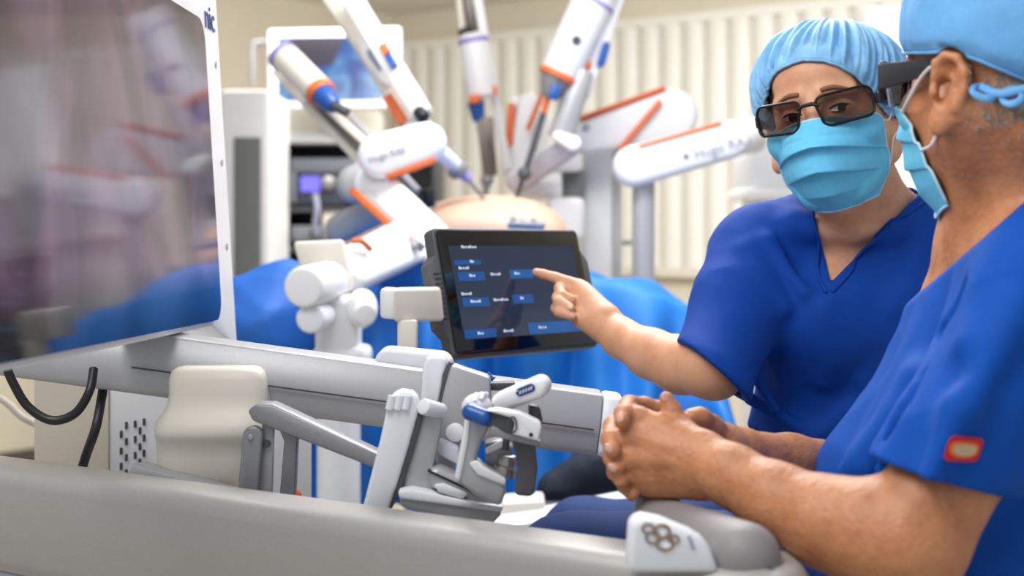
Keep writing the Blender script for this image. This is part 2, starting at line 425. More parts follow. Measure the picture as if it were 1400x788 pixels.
b = BM(); cyl(b, W(383, 212, d - .0), W(383, 212, d + 0.05), 0.03, seg=18, bev=0.006); part('dial', b, M_steel, t)
# devices on the shelves
def device(name, label, px0, py0, px1, py1, d0, depth, m):
    a, c = W(px0, py1, d0), W(px1, py0, d0)
    t = thing(name, label, 'device', ((a.x + c.x) / 2, d0 + depth / 2, a.z))
    b = BM(); box(b, (a.x, d0, a.z), (c.x, d0 + depth, c.z), 0.008); part('case', b, m, t); return t
M_dev = mat('device_blue_grey', (58, 62, 78), 0.45)
M_disp = mat('device_display', (40, 40, 90), 0.3, emis=(120, 110, 235), estr=1.3)
t = device('light_source', 'dark blue-grey device with a violet display and a dial on the cart', 396, 216, 484, 281, d + 0.02, 0.4, M_dev)
b = BM(); pp(b, [(397, 217), (483, 217), (483, 236), (397, 236)], d + 0.005, 0.02, 0.003); part('upper_panel', b, mat('device_grey', (104, 108, 120), .5), t)
b = BM(); pp(b, [(411, 241), (437, 241), (437, 262), (411, 262)], d + 0.01, 0.015); part('display', b, M_disp, t)
b = BM(); cyl(b, W(449, 250, d - 0.01), W(449, 250, d + 0.03), 0.03, seg=20, bev=0.006); part('dial', b, M_steel, t)
for x in (397, 476):
    b = BM(); pp(b, [(x, 236), (x + 7, 236), (x + 7, 278), (x, 278)], d, 0.03, 0.005); part('handle', b, mat('device_handle', (110, 112, 122), .5), t)
t = device('power_unit', 'small grey device with a cable on the lower shelf of the cart', 398, 309, 446, 331, d + 0.02, 0.3, mat('device_light', (120, 124, 132), .5))
b = BM(); pp(b, [(424, 315), (440, 315), (440, 328), (424, 328)], d + 0.01, 0.012); part('socket', b, M_dgrey, t)
device('supply_box', 'cream box under the violet-display device on the cart', 440, 288, 500, 310, d + 0.03, 0.3, M_cream).location.z += 0
b = BM(); tube(b, catmull([W(431, 266, d - .03), W(434, 285, d - .05), W(431, 305, d - .04), W(433, 322, d - .02)]), 0.012, 8)
solo('device_cable', b, mat('cable_lilac', (150, 152, 178), 0.5), 'pale grey cable hanging in front of the cart between two devices', 'cable')

d = 6.0
t = thing('wall_monitor', 'white-framed monitor with a bluish picture on the far left wall', 'monitor', W(455, 197, 6.25))
b = BM(); pp(b, [(366, 40), (548, 36), (548, 148), (366, 150)], d, 0.07, 0.012, 3); part('frame', b, M_white2, t)
def noise_screen(name, stops, scale, strength, distort=0.5, stretch=None):
    m = bpy.data.materials.new(name); m.use_nodes = True; nt = m.node_tree; bs = nt.nodes['Principled BSDF']
    tc = nt.nodes.new('ShaderNodeTexCoord'); n = nt.nodes.new('ShaderNodeTexNoise'); n.inputs['Scale'].default_value = scale; n.inputs['Detail'].default_value = 3; n.inputs['Distortion'].default_value = distort
    mp = nt.nodes.new('ShaderNodeMapping'); mp.inputs['Scale'].default_value = stretch or (1, 1, 1)
    nt.links.new(tc.outputs['Object'], mp.inputs['Vector']); nt.links.new(mp.outputs['Vector'], n.inputs['Vector'])
    r = nt.nodes.new('ShaderNodeValToRGB'); el = r.color_ramp.elements
    el[0].position, el[0].color = stops[0][0], (*lin(stops[0][1]), 1); el[1].position, el[1].color = stops[-1][0], (*lin(stops[-1][1]), 1)
    for p, c in stops[1:-1]: e = el.new(p); e.color = (*lin(c), 1)
    nt.links.new(n.outputs['Fac'], r.inputs['Fac']); nt.links.new(r.outputs['Color'], bs.inputs['Emission Color'])
    bs.inputs['Emission Strength'].default_value = strength; bs.inputs['Base Color'].default_value = (0.01, 0.01, 0.012, 1); bs.inputs['Roughness'].default_value = 0.12
    return m
M_wscr = noise_screen('picture_blue', [(0.3, (28, 60, 150)), (0.45, (60, 120, 200)), (0.6, (130, 180, 230)), (0.75, (60, 90, 170))], 7, 0.8)
b = BM(); pp(b, [(380, 51), (523, 49), (523, 136), (380, 138)], d - 0.003, 0.01); part('picture', b, M_wscr, t, smooth=0)
b = BM(); pp(b, [(398, 52), (470, 50), (456, 88), (425, 93), (400, 84), (392, 60)], d - 0.005, 0.004); part('picture_dark_shape', b, mat('picture_dark', (30, 26, 40), .2, emis=(30, 26, 44), estr=0.6), t, smooth=0)  # dark shape within the displayed picture
b = BM(); tube(b, catmull([W(368, 57, d + .03), W(350, 58, d + .03), W(346, 66, d + .03), W(346, 116, d + .03)], 6), 0.012, 10); part('side_handle', b, M_silverd, t)
b = BM(); cyl(b, W(458, 146, d + .06), W(458, 184, 6.25), 0.045, seg=20); part('post', b, M_cream, t)
b = BM(); pp(b, [(372, 150), (520, 150), (520, 185), (372, 187)], 6.25, 0.2, 0.02); part('stand_housing', b, M_cream, t)

# right side: white draped equipment behind the woman, and a white unit near the top
d = 4.6
t = thing('covered_equipment', 'pale covered equipment unit right behind the woman\'s shoulder', 'equipment', W(1085, 0, d).xy.to_3d())
b = BM(); pp(b, [(1027, 262), (1024, 205), (1040, 190), (1180, 190), (1190, 262)], d, 0.35, 0.03, 3); part('upper_housing', b, M_white2, t)
x0, x1 = W(1036, 0, d).x, W(1190, 0, d).x
b = BM(); box(b, (x0, d + 0.03, 0.0), (x1, d + 0.34, W(0, 258, d).z), 0.02); part('body', b, M_white2, t)
b = BM(); pp(b, [(1022, 258), (1195, 258), (1195, 272), (1022, 274)], d - 0.03, 0.4, 0.01); part('ledge', b, M_white, t)
d = 6.4
t = thing('wall_cabinet', 'white cabinet at the right end of the ribbed partition', 'cabinet', W(1235, 0, d).xy.to_3d())
b = BM(); box(b, (W(1188, 0, d).x, d, 0.0), (W(1330, 0, d).x, d + 0.3, W(0, 8, d).z), 0.02); part('carcass', b, M_white, t)
b = BM(); box(b, (W(1192, 0, d).x, d - 0.02, 0.1), (W(1256, 0, d).x, d, W(0, 14, d).z), 0.006); part('door', b, M_white2, t)
b = BM(); box(b, (W(1260, 0, d).x, d - 0.02, 0.1), (W(1326, 0, d).x, d, W(0, 14, d).z), 0.006); part('door', b, M_white2, t)

# ------------------------------------------------------------------ operating table, drapes, patient
DT = 3.05
def drape_top(px):
    xs = [300, 330, 400, 470, 540, 600, 700, 800, 840, 900, 945, 975, 992, 1000]; ys = [430, 416, 388, 376, 362, 340, 336, 376, 388, 402, 424, 462, 520, 590]
    return float(np.interp(px, xs, ys))
def drape_mesh():
    nu, nv = 220, 60; co = []; rg = np.random.RandomState(3); ph = rg.rand(6) * 6
    for i in range(nu):
        px = 270 + (1000 - 270) * i / (nu - 1); y0 = drape_top(px)
        top = W(px, y0, DT + 0.12)
        for j in range(nv):
            v = j / (nv - 1)
            if v < 0.3:
                s = v / 0.3; Y = DT + 0.60 - 0.48 * s; z = top.z + 0.01 * math.sin(px / 17 + 5 * s + ph[0]) + 0.016 * math.sin(px / 41 + 9 * s) * (1 - abs(2 * s - 1)) - 0.02 * (1 - s) ; x = top.x * (1 + 0.1 * (1 - s))
            else:
                s = (v - 0.3) / 0.7; zb = 0.60 + 0.02 * math.sin(px / 60)
                f = min(1, s * 2.5 + 0.15)
                fold = math.sin(px / 19 + 1.2 * math.sin(px / 47 + ph[1]) + 0.6 * s) + 0.6 * math.sin(px / 31 + ph[2] - 1.1 * s) + 0.4 * math.sin(px / 9.5 + ph[3] + s)
                Y = DT + 0.12 - 0.10 * (1 - math.exp(-5 * s)) - 0.044 * f * fold + 0.02 * math.sin(6 * s + px / 70)
                z = top.z - 0.02 * (1 - math.exp(-8 * s)) + (zb - top.z) * s ** 1.05; x = top.x + 0.008 * math.sin(px / 23 + 4 * s)
            co.append((x, Y, z))
    idx = np.arange(nu * nv).reshape(nu, nv)
    q = np.stack([idx[:-1, :-1].ravel(), idx[1:, :-1].ravel(), idx[1:, 1:].ravel(), idx[:-1, 1:].ravel()], 1)
    return np_mesh('drape', np.array(co), q)
o = solo('surgical_drape', drape_mesh(), M_drape, 'large bright blue surgical drape hanging over the operating table', 'drape', smooth=180)
md = o.modifiers.new('thick', 'SOLIDIFY'); md.thickness = 0.004; md.offset = -1
# second bunched drape on the left part of the table
def bunch(name, pix, r, label, m, seed, cat='drape'):
    F_ = Field([min(W(*p).x for p in pix) - .2, min(p[2] for p in pix) - .2, min(W(*p).z for p in pix) - .2], [max(W(*p).x for p in pix) + .2, max(p[2] for p in pix) + .2, max(W(*p).z for p in pix) + .2], 0.012)
    for (a, ra), (c, rc) in zip(list(zip(pix, r))[:-1], list(zip(pix, r))[1:]): F_.add(cap(W(*a), W(*c), ra, rc), 0.08)
    F_.warp(wrinkle(0.026, seed, 14, 9)); return solo(name, F_.mesh(name), m, label, cat, smooth=180)
M_drape_l = mat('drape_cobalt', (18, 96, 188), 0.65, var=0.12, vscale=6, bump=0.2, bscale=50)
bunch('bunched_drape', [(300, 470, 2.95), (370, 435, 2.95), (440, 430, 2.98)], [0.085, 0.075, 0.055], 'darker blue drape bunched up beside the white robot joint', M_drape_l, 4)
bunch('folded_drape', [(525, 372, 3.2), (575, 362, 3.2), (600, 375, 3.2)], [0.045, 0.05, 0.05], 'bright blue folded drape left of the touchscreen tablet', M_drape, 9)

t = thing('operating_table', 'white operating table frame showing under the blue drape', 'table', (0.1, 3.4, 0))
b = BM(); box(b, (-1.2, 3.22, 0.86), (0.2, 3.6, 0.93), 0.02); part('tabletop', b, M_dgrey, t)
b = BM(); box(b, (-0.25, 3.35, 0.1), (0.15, 3.75, 0.86), 0.03); part('column', b, M_white2, t)
b = BM(); box(b, (-0.7, 3.2, 0.0), (0.22, 3.7, 0.1), 0.03); part('base', b, M_white2, t)
t = thing('robot_cart_base', 'two pale grey base beams low under the blue drape', 'cart', (0.1, 2.9, 0))
b = BM(); bar(b, W(655, 694, 2.72), W(745, 688, 2.72), 0.05, 0.014, 0.008); part('upper_beam', b, M_cream, t)
b = BM(); bar(b, W(650, 735, 2.6), W(875, 690, 2.7), 0.06, 0.021, 0.01); part('lower_beam', b, M_white2, t)
b = BM(); box(b, (0.0, 2.62, 0.03), (0.16, 2.82, 0.66), 0.02); part('pedestal', b, M_dgrey, t)
b = BM(); box(b, (-0.15, 2.5, 0.0), (0.3, 2.9, 0.05), 0.02); part('foot', b, M_dgrey, t)
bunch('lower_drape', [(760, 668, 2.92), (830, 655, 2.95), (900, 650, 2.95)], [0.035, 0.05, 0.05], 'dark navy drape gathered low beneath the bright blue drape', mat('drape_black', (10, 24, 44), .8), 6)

# the patient: only the bare belly shows above the drape
F_ = Field([-0.55, 3.15, 0.9], [0.35, 4.2, 1.36], 0.009)
F_.add(ell(W(672, 312, 3.7), (0.165, 0.16, 0.083)), 0.05); F_.add(ell(W(610, 322, 3.75), (0.16, 0.17, 0.07)), 0.06); F_.add(ell(W(720, 325, 3.7), (0.10, 0.15, 0.07)), 0.05)
F_.add(ell(W(560, 345, 3.8), (0.2, 0.16, 0.07)), 0.08)
solo('patient', F_.mesh('patient'), M_pat, 'bare belly of the patient rising behind the touchscreen tablet', 'person', smooth=180)
b = BM()
for (px, py) in ((700, 297), (712, 300), (728, 299), (738, 303)):
    cyl(b, W(px, py + 8, 3.45), W(px + 4, py, 3.45), 0.012, 0.009, 12)
cyl(b, W(694, 306, 3.45), W(744, 308, 3.45), 0.012, seg=12)
solo('instrument_ports', b, M_silverd, 'small steel instrument ports at the foot of the belly, above the tablet', 'port')

# ------------------------------------------------------------------ robot arms
def arm(label, d, px): return thing('surgical_robot', label, 'robot arm', W(px, 0, d).xy.to_3d(), 'surgical robot arms around the patient')
# -- front left arm: base joint, forearm, main link, shoulder bar, instrument drive
t = arm('nearest left robot arm, its round white joint standing above the grey beam', 2.82, 463)
b = BM(); pp(b, [(400, 331), (469, 328), (482, 397), (470, 402), (410, 368)], 2.80, 0.03, 0.008); part('joint_plate', b, M_cream, t)
b = BM(); cyl(b, W(414, 393, 2.66), W(458, 383, 2.84), 0.038, seg=40, bev=0.008, bseg=3); part('joint_drum', b, M_white, t)
b = BM(); cyl(b, W(424, 436, 2.68), W(446, 430, 2.82), 0.0275, seg=32, bev=0.007, bseg=3); part('lower_drum', b, M_white2, t)
b = BM(); obox(b, W(463, 450, 2.82), (0.042, 0, 0), (0, 0.045, 0), (0, 0, 0.067), 0.02, 4); obox(b, W(468, 488, 2.82), (0.055, 0, 0), (0, 0.05, 0), (0, 0, 0.022), 0.015, 3); part('joint_housing', b, M_white, t)
b = BM(); sphere(b, W(495, 422, 2.77), 0.0355, 28, (0.85, 0.9, 1.05)); cyl(b, W(500, 430, 2.72), W(497, 424, 2.77), 0.020, 0.023, 24, 0.004); part('end_knob', b, M_white, t)
b = BM(); cyl(b, (W(463, 0, 2.82).x, 2.82, 0.0), W(463, 500, 2.82), 0.042, seg=24); part('pedestal', b, M_white2, t)
b = BM(); plate(b, W(492, 362, 2.86), W(574, 322, 3.12), 0.045, 0.052, 0.08, 0.02, hint=(0, 1, 0)); part('forearm', b, M_white, t)
b = BM(); tube(b, catmull([W(482, 330, 2.86), W(494, 330, 2.87), W(506, 341, 2.9)]), 0.006, 8); part('joint_seal', b, M_orange, t)
b = BM(); plate(b, W(458, 315, 3.5), W(505, 292, 3.45), 0.036, 0.034, 0.07, 0.02); part('rear_link', b, M_silver, t)
part('print', text_bm('Hugo', 0.032, W(462, 316, 3.498), W(500, 296, 3.46) - W(462, 316, 3.5), (0, 0, 1)), M_print, t, smooth=0)
b = BM(); plate(b, W(503, 243, 3.3), W(592, 334, 3.12), 0.043, 0.045, 0.06, 0.012); part('main_link', b, M_white, t)
b = BM(); bar(b, W(486, 264, 3.28), W(566, 336, 3.08), 0.02, 0.008, 0.003); part('orange_seal', b, M_orange, t, 'orange seal strip')
b = BM(); bar(b, W(497, 266, 3.26), W(575, 338, 3.06), 0.012, 0.009, 0.003); part('side_strip', b, M_silver, t)
b = BM(); plate(b, W(486, 252, 3.34), W(512, 240, 3.34), 0.046, 0.046, 0.08, 0.02); part('elbow_cover', b, M_silver, t)
b = BM(); plate(b, W(519, 213, 3.24), W(582, 194, 3.24), 0.051, 0.045, 0.07, 0.018); part('shoulder_bar', b, M_white, t)
b = BM(); bar(b, W(530, 243, 3.27), W(595, 219, 3.27), 0.03, 0.006, 0.002); part('orange_seal', b, M_orange, t, 'orange seal strip')
part('print', text_bm('Hugo RAS', 0.02, W(504, 219, 3.2385), W(583, 194, 3.24) - W(519, 213, 3.24), (0, 0, 1), 0.001), M_print, t, smooth=0)
u = (W(440, 130, 3.4) - W(388, 75, 3.5)).normalized()
b = BM(); cyl(b, W(388, 77, 3.5), W(440, 128, 3.4), 0.036, 0.034, 32, 0.014, 4); part('instrument_drive', b, M_cream, t)
b = BM(); cyl(b, W(386, 76, 3.503), W(391, 81, 3.493), 0.0375, seg=32); part('violet_band', b, M_lilac, t)
b = BM(); cyl(b, W(435, 123, 3.41), W(442, 131, 3.395), 0.0345, seg=32, bev=.003); part('orange_band', b, M_orange, t)
b = BM(); cyl(b, W(441, 130, 3.395), W(457, 146, 3.36), 0.03, 0.018, 24, 0.004); part('blue_tip', b, M_blue, t)
b = BM(); cyl(b, W(455, 144, 3.36), W(475, 154, 3.34), 0.012, seg=16, bev=.003); part('tip_clip', b, M_dgrey, t)
b = BM(); bar(b, W(384, 100, 3.6), W(512, 236, 3.42), 0.03, 0.016, 0.004); part('guide_beam', b, M_cream, t)
b = BM(); bar(b, W(420, 128, 3.5), W(505, 214, 3.4), 0.02, 0.012, 0.003); part('guide_channel', b, M_bronze, t)
b = BM(); bar(b, W(452, 152, 3.44), W(530, 222, 3.36), 0.015, 0.009, 0.003); part('guide_rail', b, M_cream, t)
b = BM(); bar(b, W(480, 160, 3.5), W(572, 262, 3.42), 0.012, 0.008, 0.003); part('rear_rail', b, M_silver, t)

# -- second left arm coming down from the top edge
t = arm('robot arm slanting down from the top edge in front of the monitor', 3.6, 540)
b = BM(); pp(b, [(430, -14), (474, -14), (528, 72), (585, 152), (590, 178), (556, 178), (524, 132), (492, 78)], 3.62, 0.08, 0.012); part('arm_body', b, M_cream, t)
b = BM(); bar(b, W(474, -14, 3.56), W(580, 160, 3.5), 0.035, 0.026, 0.01); part('front_beam', b, M_white, t)
b = BM(); pp(b, [(487, 52), (497, 50), (536, 100), (532, 118), (520, 112), (494, 78)], 3.6, 0.02, 0.005); part('grip_frame', b, M_white, t)
b = BM(); pp(b, [(501, 68), (507, 67), (523, 92), (520, 98), (503, 76)], 3.592, 0.012, 0.003); part('grip_window', b, mat('window_blue_grey', (128, 140, 165), .3), t)
b = BM(); bar(b, W(532, 136, 3.58), W(556, 174, 3.55), 0.03, 0.0125, 0.003); part('orange_seal', b, M_orange, t, 'orange seal strip')
b = BM(); bar(b, W(523, 62, 3.5), W(531, 74, 3.49), 0.01, 0.01, 0.002); part('orange_clip', b, M_orange, t)
b = BM(); bar(b, W(531, 76, 3.49), W(540, 92, 3.48), 0.01, 0.009, 0.002); part('blue_clip', b, M_blue, t)
b = BM(); cyl(b, W(572, 152, 3.47), W(580, 162, 3.45), 0.016, seg=16, bev=.003); part('black_clip', b, M_black, t)
b = BM(); cyl(b, W(560, 170, 3.5), W(628, 232, 3.6), 0.026, 0.018, 20, 0.004); part('instrument_shaft', b, M_white2, t)
b = BM(); cyl(b, W(622, 227, 3.59), W(630, 236, 3.6), 0.027, seg=24, bev=.004); part('shaft_ring', b, M_silverd, t)
b = BM(); cyl(b, W(628, 234, 3.6), W(642, 246, 3.6), 0.016, 0.012, 18, .003); part('lilac_nozzle', b, M_lilac, t)
b = BM(); cyl(b, W(640, 245, 3.6), W(664, 276, 3.62), 0.005, seg=10); part('instrument_tip', b, M_steel, t)
b = BM(); cyl(b, W(583, 258, 3.4), W(588, 284, 3.4), 0.02, 0.014, 16, .004); part('black_clip', b, M_black, t)

# -- upright arm in the middle
t = arm('upright robot arm in the middle with a white cylinder and blue tip', 4.2, 660)
d = 4.2
b = BM(); bar(b, W(626, -14, d), W(632, 42, d), 0.02, 0.008, 0.003); part('guide_rail', b, M_cream, t)
b = BM(); bar(b, W(640, -14, d + .05), W(648, 42, d + .05), 0.02, 0.02, 0.003); part('guide_beam', b, M_bronze, t)
b = BM(); bar(b, W(651, -14, d + .03), W(693, 230, d + .1), 0.03, 0.0135, 0.005); part('rear_rail', b, M_white, t)
b = BM(); cyl(b, W(646, 46, d), W(659, 134, d), 0.043, 0.04, 32, 0.012, 3); part('instrument_drive', b, M_white, t)
b = BM(); cyl(b, W(647, 53, d), W(648, 59, d), 0.0445, seg=32); part('violet_band', b, M_lilac, t)
b = BM(); cyl(b, W(636, 38, d), W(637, 48, d), 0.022, seg=16); part('black_clip', b, M_black, t)
b = BM(); pp(b, [(640, 131), (656, 128), (657, 139), (642, 142)], d - 0.05, 0.03, 0.004); part('orange_clip', b, M_orange, t)
b = BM(); pp(b, [(669, 118), (679, 116), (680, 128), (672, 131)], d - 0.02, 0.03, 0.004); part('orange_clip', b, M_orange, t)
b = BM(); cyl(b, W(650, 138, d), W(655, 166, d), 0.026, 0.017, 20, 0.004); part('blue_tip', b, M_blue, t)
b = BM(); bar(b, W(657, 160, d), W(668, 244, d), 0.015, 0.014, 0.003); bar(b, W(670, 160, d + .03), W(676, 240, d + .03), 0.015, 0.009, 0.003); part('instrument_shaft', b, M_bronze, t)
b = BM(); sphere(b, W(666, 246, d), 0.02, 16); cyl(b, W(666, 250, d), W(664, 268, d), 0.011, 0.006, 12); part('instrument_tip', b, M_silverd, t)
b = BM(); pp(b, [(690, 250), (686, 200), (694, 140), (706, 128), (716, 140), (716, 215), (704, 262)], d + .2, 0.09, 0.02); part('rear_link', b, M_white, t)
b = BM(); bar(b, W(699, 142, d + .18), W(696, 200, d + .18), 0.03, 0.011, 0.003); part('orange_seal', b, M_orange, t, 'orange seal strip')
b = BM(); plate(b, W(722, 142, d + .15), W(712, 225, d + .15), 0.034, 0.04, 0.08, 0.02); part('side_link', b, M_white2, t)
b = BM(); bar(b, W(745, 120, d + .05), W(722, 176, d + .1), 0.02, 0.007, 0.002); part('orange_edge', b, M_orange, t)

# -- arm right of the middle with the large drive
t = arm('robot arm right of centre, its large drive leaning to the top edge', 3.8, 775)
d = 3.8
b = BM(); cyl(b, W(822, -22, d), W(764, 104, d), 0.056, 0.052, 40, 0.01, 3); part('instrument_drive', b, M_white2, t)
b = BM(); cyl(b, W(812, 2, d), W(810, 6, d), 0.057, seg=40); part('violet_band', b, M_lilac, t)
b = BM(); cyl(b, W(788, 55, d - .058), W(788, 55, d - .03), 0.012, seg=16, bev=.002); part('drive_button', b, M_dgrey, t)
b = BM(); cyl(b, W(766, 100, d), W(762, 108, d), 0.0535, seg=40, bev=.004); part('orange_band', b, M_orange, t)
b = BM(); cyl(b, W(762, 107, d), W(750, 134, d), 0.046, 0.022, 28, 0.004); part('drive_nose', b, M_silverd, t)
b = BM(); bar(b, W(761, 117, d - .04), W(755, 136, d - .04), 0.012, 0.012, 0.003); part('blue_tab', b, M_blue, t)
b = BM(); cyl(b, W(749, 134, d), W(742, 158, d), 0.008, seg=12); part('orange_sleeve', b, M_orange, t)
b = BM(); cyl(b, W(743, 155, d), W(718, 236, d), 0.0085, seg=14); cyl(b, W(718, 236, d), W(704, 275, d), 0.006, seg=12); part('instrument_shaft', b, M_dgrey, t)
b = BM(); bar(b, W(848, -20, d + .05), W(795, 132, d + .05), 0.035, 0.022, 0.008); part('guide_beam', b, M_white, t)
b = BM(); bar(b, W(832, -20, d + .02), W(778, 130, d + .02), 0.03, 0.012, 0.004); part('guide_channel', b, M_silverd, t)
b = BM(); plate(b, W(829, 62, d), W(822, 86, d), 0.0105, 0.0105, 0.03, 0.004); part('blue_window', b, M_blue, t)
b = BM(); pp(b, [(797, 80), (810, 84), (807, 95), (795, 94)], d - 0.0, 0.05, 0.005); part('orange_clip', b, M_orange, t)
b = BM(); cyl(b, W(797, 96, d), W(766, 190, d), 0.03, 0.034, 24, 0.004); part('lower_beam', b, M_silver, t)
b = BM(); plate(b, W(762, 186, d - .05), W(784, 196, d - .05), 0.013, 0.02, 0.05, 0.008); part('clamp', b, M_white, t)
b = BM(); plate(b, W(772, 205, d), W(704, 250, d + .1), 0.028, 0.034, 0.06, 0.015); part('wrist_link', b, mat('lilac_grey', (188, 188, 200), .4), t)
b = BM(); sphere(b, W(717, 238, d - .02), 0.018, 16); part('port_clamp', b, M_dgrey, t)
b = BM(); plate(b, W(738, 160, d + .62), W(735, 235, d + .62), 0.03, 0.036, 0.06, 0.015); part('rear_link', b, M_white, t)

# -- far right arm: two long links on the column
t = arm('far right upper robot link with an orange seam, in front of the partition', 4.0, 860)
d = 4.0
b = BM(); plate(b, W(805, 186, d), W(920, 156, d), 0.048, 0.072, 0.09, 0.02); part('upper_link', b, M_white2, t)
b = BM(); bar(b, W(792, 163, d + .03), W(908, 121, d + .03), 0.035, 0.006, 0.002); part('orange_seal', b, M_orange, t, 'orange seal strip')
b = BM(); bar(b, W(846, 206, d - .012), W(903, 138, d - .012), 0.008, 0.007, 0.002); part('orange_seam', b, M_orange, t)
b = BM(); cyl(b, W(801, 174, d - .006), W(801, 174, d + .01), 0.011, seg=16, bev=.002); part('screw_cap', b, M_silver, t)
b = BM(); box(b, (W(797, 0, 4.12).x, 4.12, 0.06), (W(838, 0, 4.12).x, 4.26, W(0, 196, 4.12).z), 0.015, 3); part('column', b, M_white2, t)
b = BM(); box(b, (W(838, 0, 4.14).x, 4.16, 0.06), (W(850, 0, 4.14).x, 4.26, W(0, 200, 4.12).z), 0.006); part('column_rail', b, M_silver, t)
b = BM(); box(b, (W(770, 0, 4.0).x, 3.9, 0.0), (W(890, 0, 4.0).x, 4.5, 0.09), 0.03); part('cart_foot', b, M_white2, t)
b = BM(); obox(b, W(772, 222, 4.05), (0.046, 0, 0), (0, 0.06, 0), (0, 0, 0.028), 0.015, 3); part('shoulder_block', b, M_white, t)
b = BM(); cyl(b, W(706, 256, 4.0), W(768, 254, 4.0), 0.035, seg=32, bev=0.01, bseg=3); part('shoulder_drum', b, M_white, t)
b = BM(); obox(b, W(783, 252, 4.08), (0.03, 0, 0), (0, 0.04, 0), (0, 0, 0.04), 0.006); part('grey_block', b, M_panel, t)
b = BM(); obox(b, W(772, 300, 4.0), (0.052, 0, 0), (0, 0.07, 0), (0, 0, 0.06), 0.02, 3); part('lower_housing', b, M_white, t)
b = BM(); tube(b, catmull([W(850, 332, 4.1), W(872, 330, 4.1), W(879, 318, 4.1), W(879, 252, 4.1)], 6), 0.008, 10); part('push_handle', b, M_silverd, t)
t = arm('far right lower robot link with printed lettering, ending behind the blue cap', 3.75, 930)
d = 3.75
b = BM(); plate(b, W(868, 227, d), W(1000, 190, d), 0.054, 0.05, 0.09, 0.02); part('lower_link', b, M_white2, t)
b = BM(); bar(b, W(872, 202, d + .03), W(985, 170, d + .03), 0.03, 0.006, 0.002); part('orange_seal', b, M_orange, t, 'orange seal strip')
part('print', text_bm('Hugo RAS', 0.036, W(949, 212, d - .0015), W(1000, 190, d) - W(868, 227, d), (0, 0, 1), 0.001), M_print, t, smooth=0)
b = BM(); cyl(b, W(938, 214, d - .003), W(938, 214, d + .003), 0.006, seg=12); part('printed_mark', b, M_dgrey, t)
b = BM(); cyl(b, W(1000, 190, d + .02), W(1030, 184, d + .1), 0.045, 0.05, 28, 0.01); part('end_joint', b, M_white, t)
b = BM(); cyl(b, (W(880, 0, d).x, d + .06, 0.06), W(880, 228, d + .06), 0.03, seg=20); part('pillar', b, M_silver, t)
b = BM(); cyl(b, (W(880, 0, d).x, d + .06, 0), (W(880, 0, d).x, d + .06, .06), 0.085, 0.07, seg=28, bev=.01); part('pillar_foot', b, M_white2, t)

# ------------------------------------------------------------------ surgeon console
con = thing('surgeon_console', 'large white and grey surgeon console with the big monitor, beams and armrest', 'console', (-0.3, 1.7, 0))
# monitor: glass plane nearly along the line of sight
BR, BL, TR = W(300, 437, 2.0), W(0, 497, 1.238), W(275, 28, 2.0)
ea = (BR - BL).normalized(); eu = (TR - BR); hgt = eu.length; eu = eu.normalized(); en = ea.cross(eu).normalized()
if en.x < 0: en = -en
def S(a, u, n=0.0): return BR + ea * a + eu * u + en * n          # a along (away +), u up, n out of the glass
LEN = (BR - BL).length + 0.28
def rrect(a0, a1, u0, u1, r, n, seg=6):
    out = []
    for (ca, cu, k0) in ((a1 - r, u1 - r, 0), (a0 + r, u1 - r, 90), (a0 + r, u0 + r, 180), (a1 - r, u0 + r, 270)):
        for i in range(seg + 1):
            k = math.radians(k0 + 90 * i / seg); out.append(S(ca + r * math.cos(k), cu + r * math.sin(k), n))
    return out
hs = part('monitor_housing', prism(BM(), [S(-LEN - .05, -.008, -.004), S(-.02, -.008, -.004), S(.108, -.045, -.004), S(.112, -.04, -.004), S(.112, hgt + .16, -.004), S(-LEN - .05, hgt + .16, -.004)], en * -0.06, 0.004), M_white, con)
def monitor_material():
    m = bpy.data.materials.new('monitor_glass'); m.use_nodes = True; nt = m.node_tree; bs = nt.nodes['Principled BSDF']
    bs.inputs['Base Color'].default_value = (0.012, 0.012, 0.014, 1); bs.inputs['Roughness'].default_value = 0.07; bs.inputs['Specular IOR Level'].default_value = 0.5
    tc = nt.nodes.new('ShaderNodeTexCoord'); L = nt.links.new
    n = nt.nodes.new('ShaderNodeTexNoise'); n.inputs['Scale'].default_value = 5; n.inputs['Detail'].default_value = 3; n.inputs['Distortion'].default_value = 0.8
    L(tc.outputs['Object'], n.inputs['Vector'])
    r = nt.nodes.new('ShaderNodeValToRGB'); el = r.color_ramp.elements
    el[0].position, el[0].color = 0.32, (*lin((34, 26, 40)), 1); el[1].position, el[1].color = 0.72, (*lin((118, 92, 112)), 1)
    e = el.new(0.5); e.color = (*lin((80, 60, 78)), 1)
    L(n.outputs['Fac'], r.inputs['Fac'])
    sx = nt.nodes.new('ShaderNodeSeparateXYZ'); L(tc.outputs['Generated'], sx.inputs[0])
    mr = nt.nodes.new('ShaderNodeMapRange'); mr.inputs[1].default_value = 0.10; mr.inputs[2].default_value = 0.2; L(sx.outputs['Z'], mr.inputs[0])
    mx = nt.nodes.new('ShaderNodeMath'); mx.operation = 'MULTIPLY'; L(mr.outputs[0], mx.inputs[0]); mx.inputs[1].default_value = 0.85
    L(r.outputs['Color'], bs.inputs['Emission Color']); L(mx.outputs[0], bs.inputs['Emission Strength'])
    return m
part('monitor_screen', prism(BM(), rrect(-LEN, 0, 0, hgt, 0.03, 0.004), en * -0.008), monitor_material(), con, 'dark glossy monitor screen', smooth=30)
part('monitor_logo', text_bm('nic', 0.05, S(0.092, hgt + 0.012, -0.0035), ea, eu, 0.0008, 'RIGHT'), M_navy, con, smooth=0)
for u in (0.36, 0.22, 0.1):
    b = BM(); cyl(b, S(0.085, u, -0.006), S(0.085, u, -0.003), 0.005, seg=12); part('screw', b, M_silver, con)

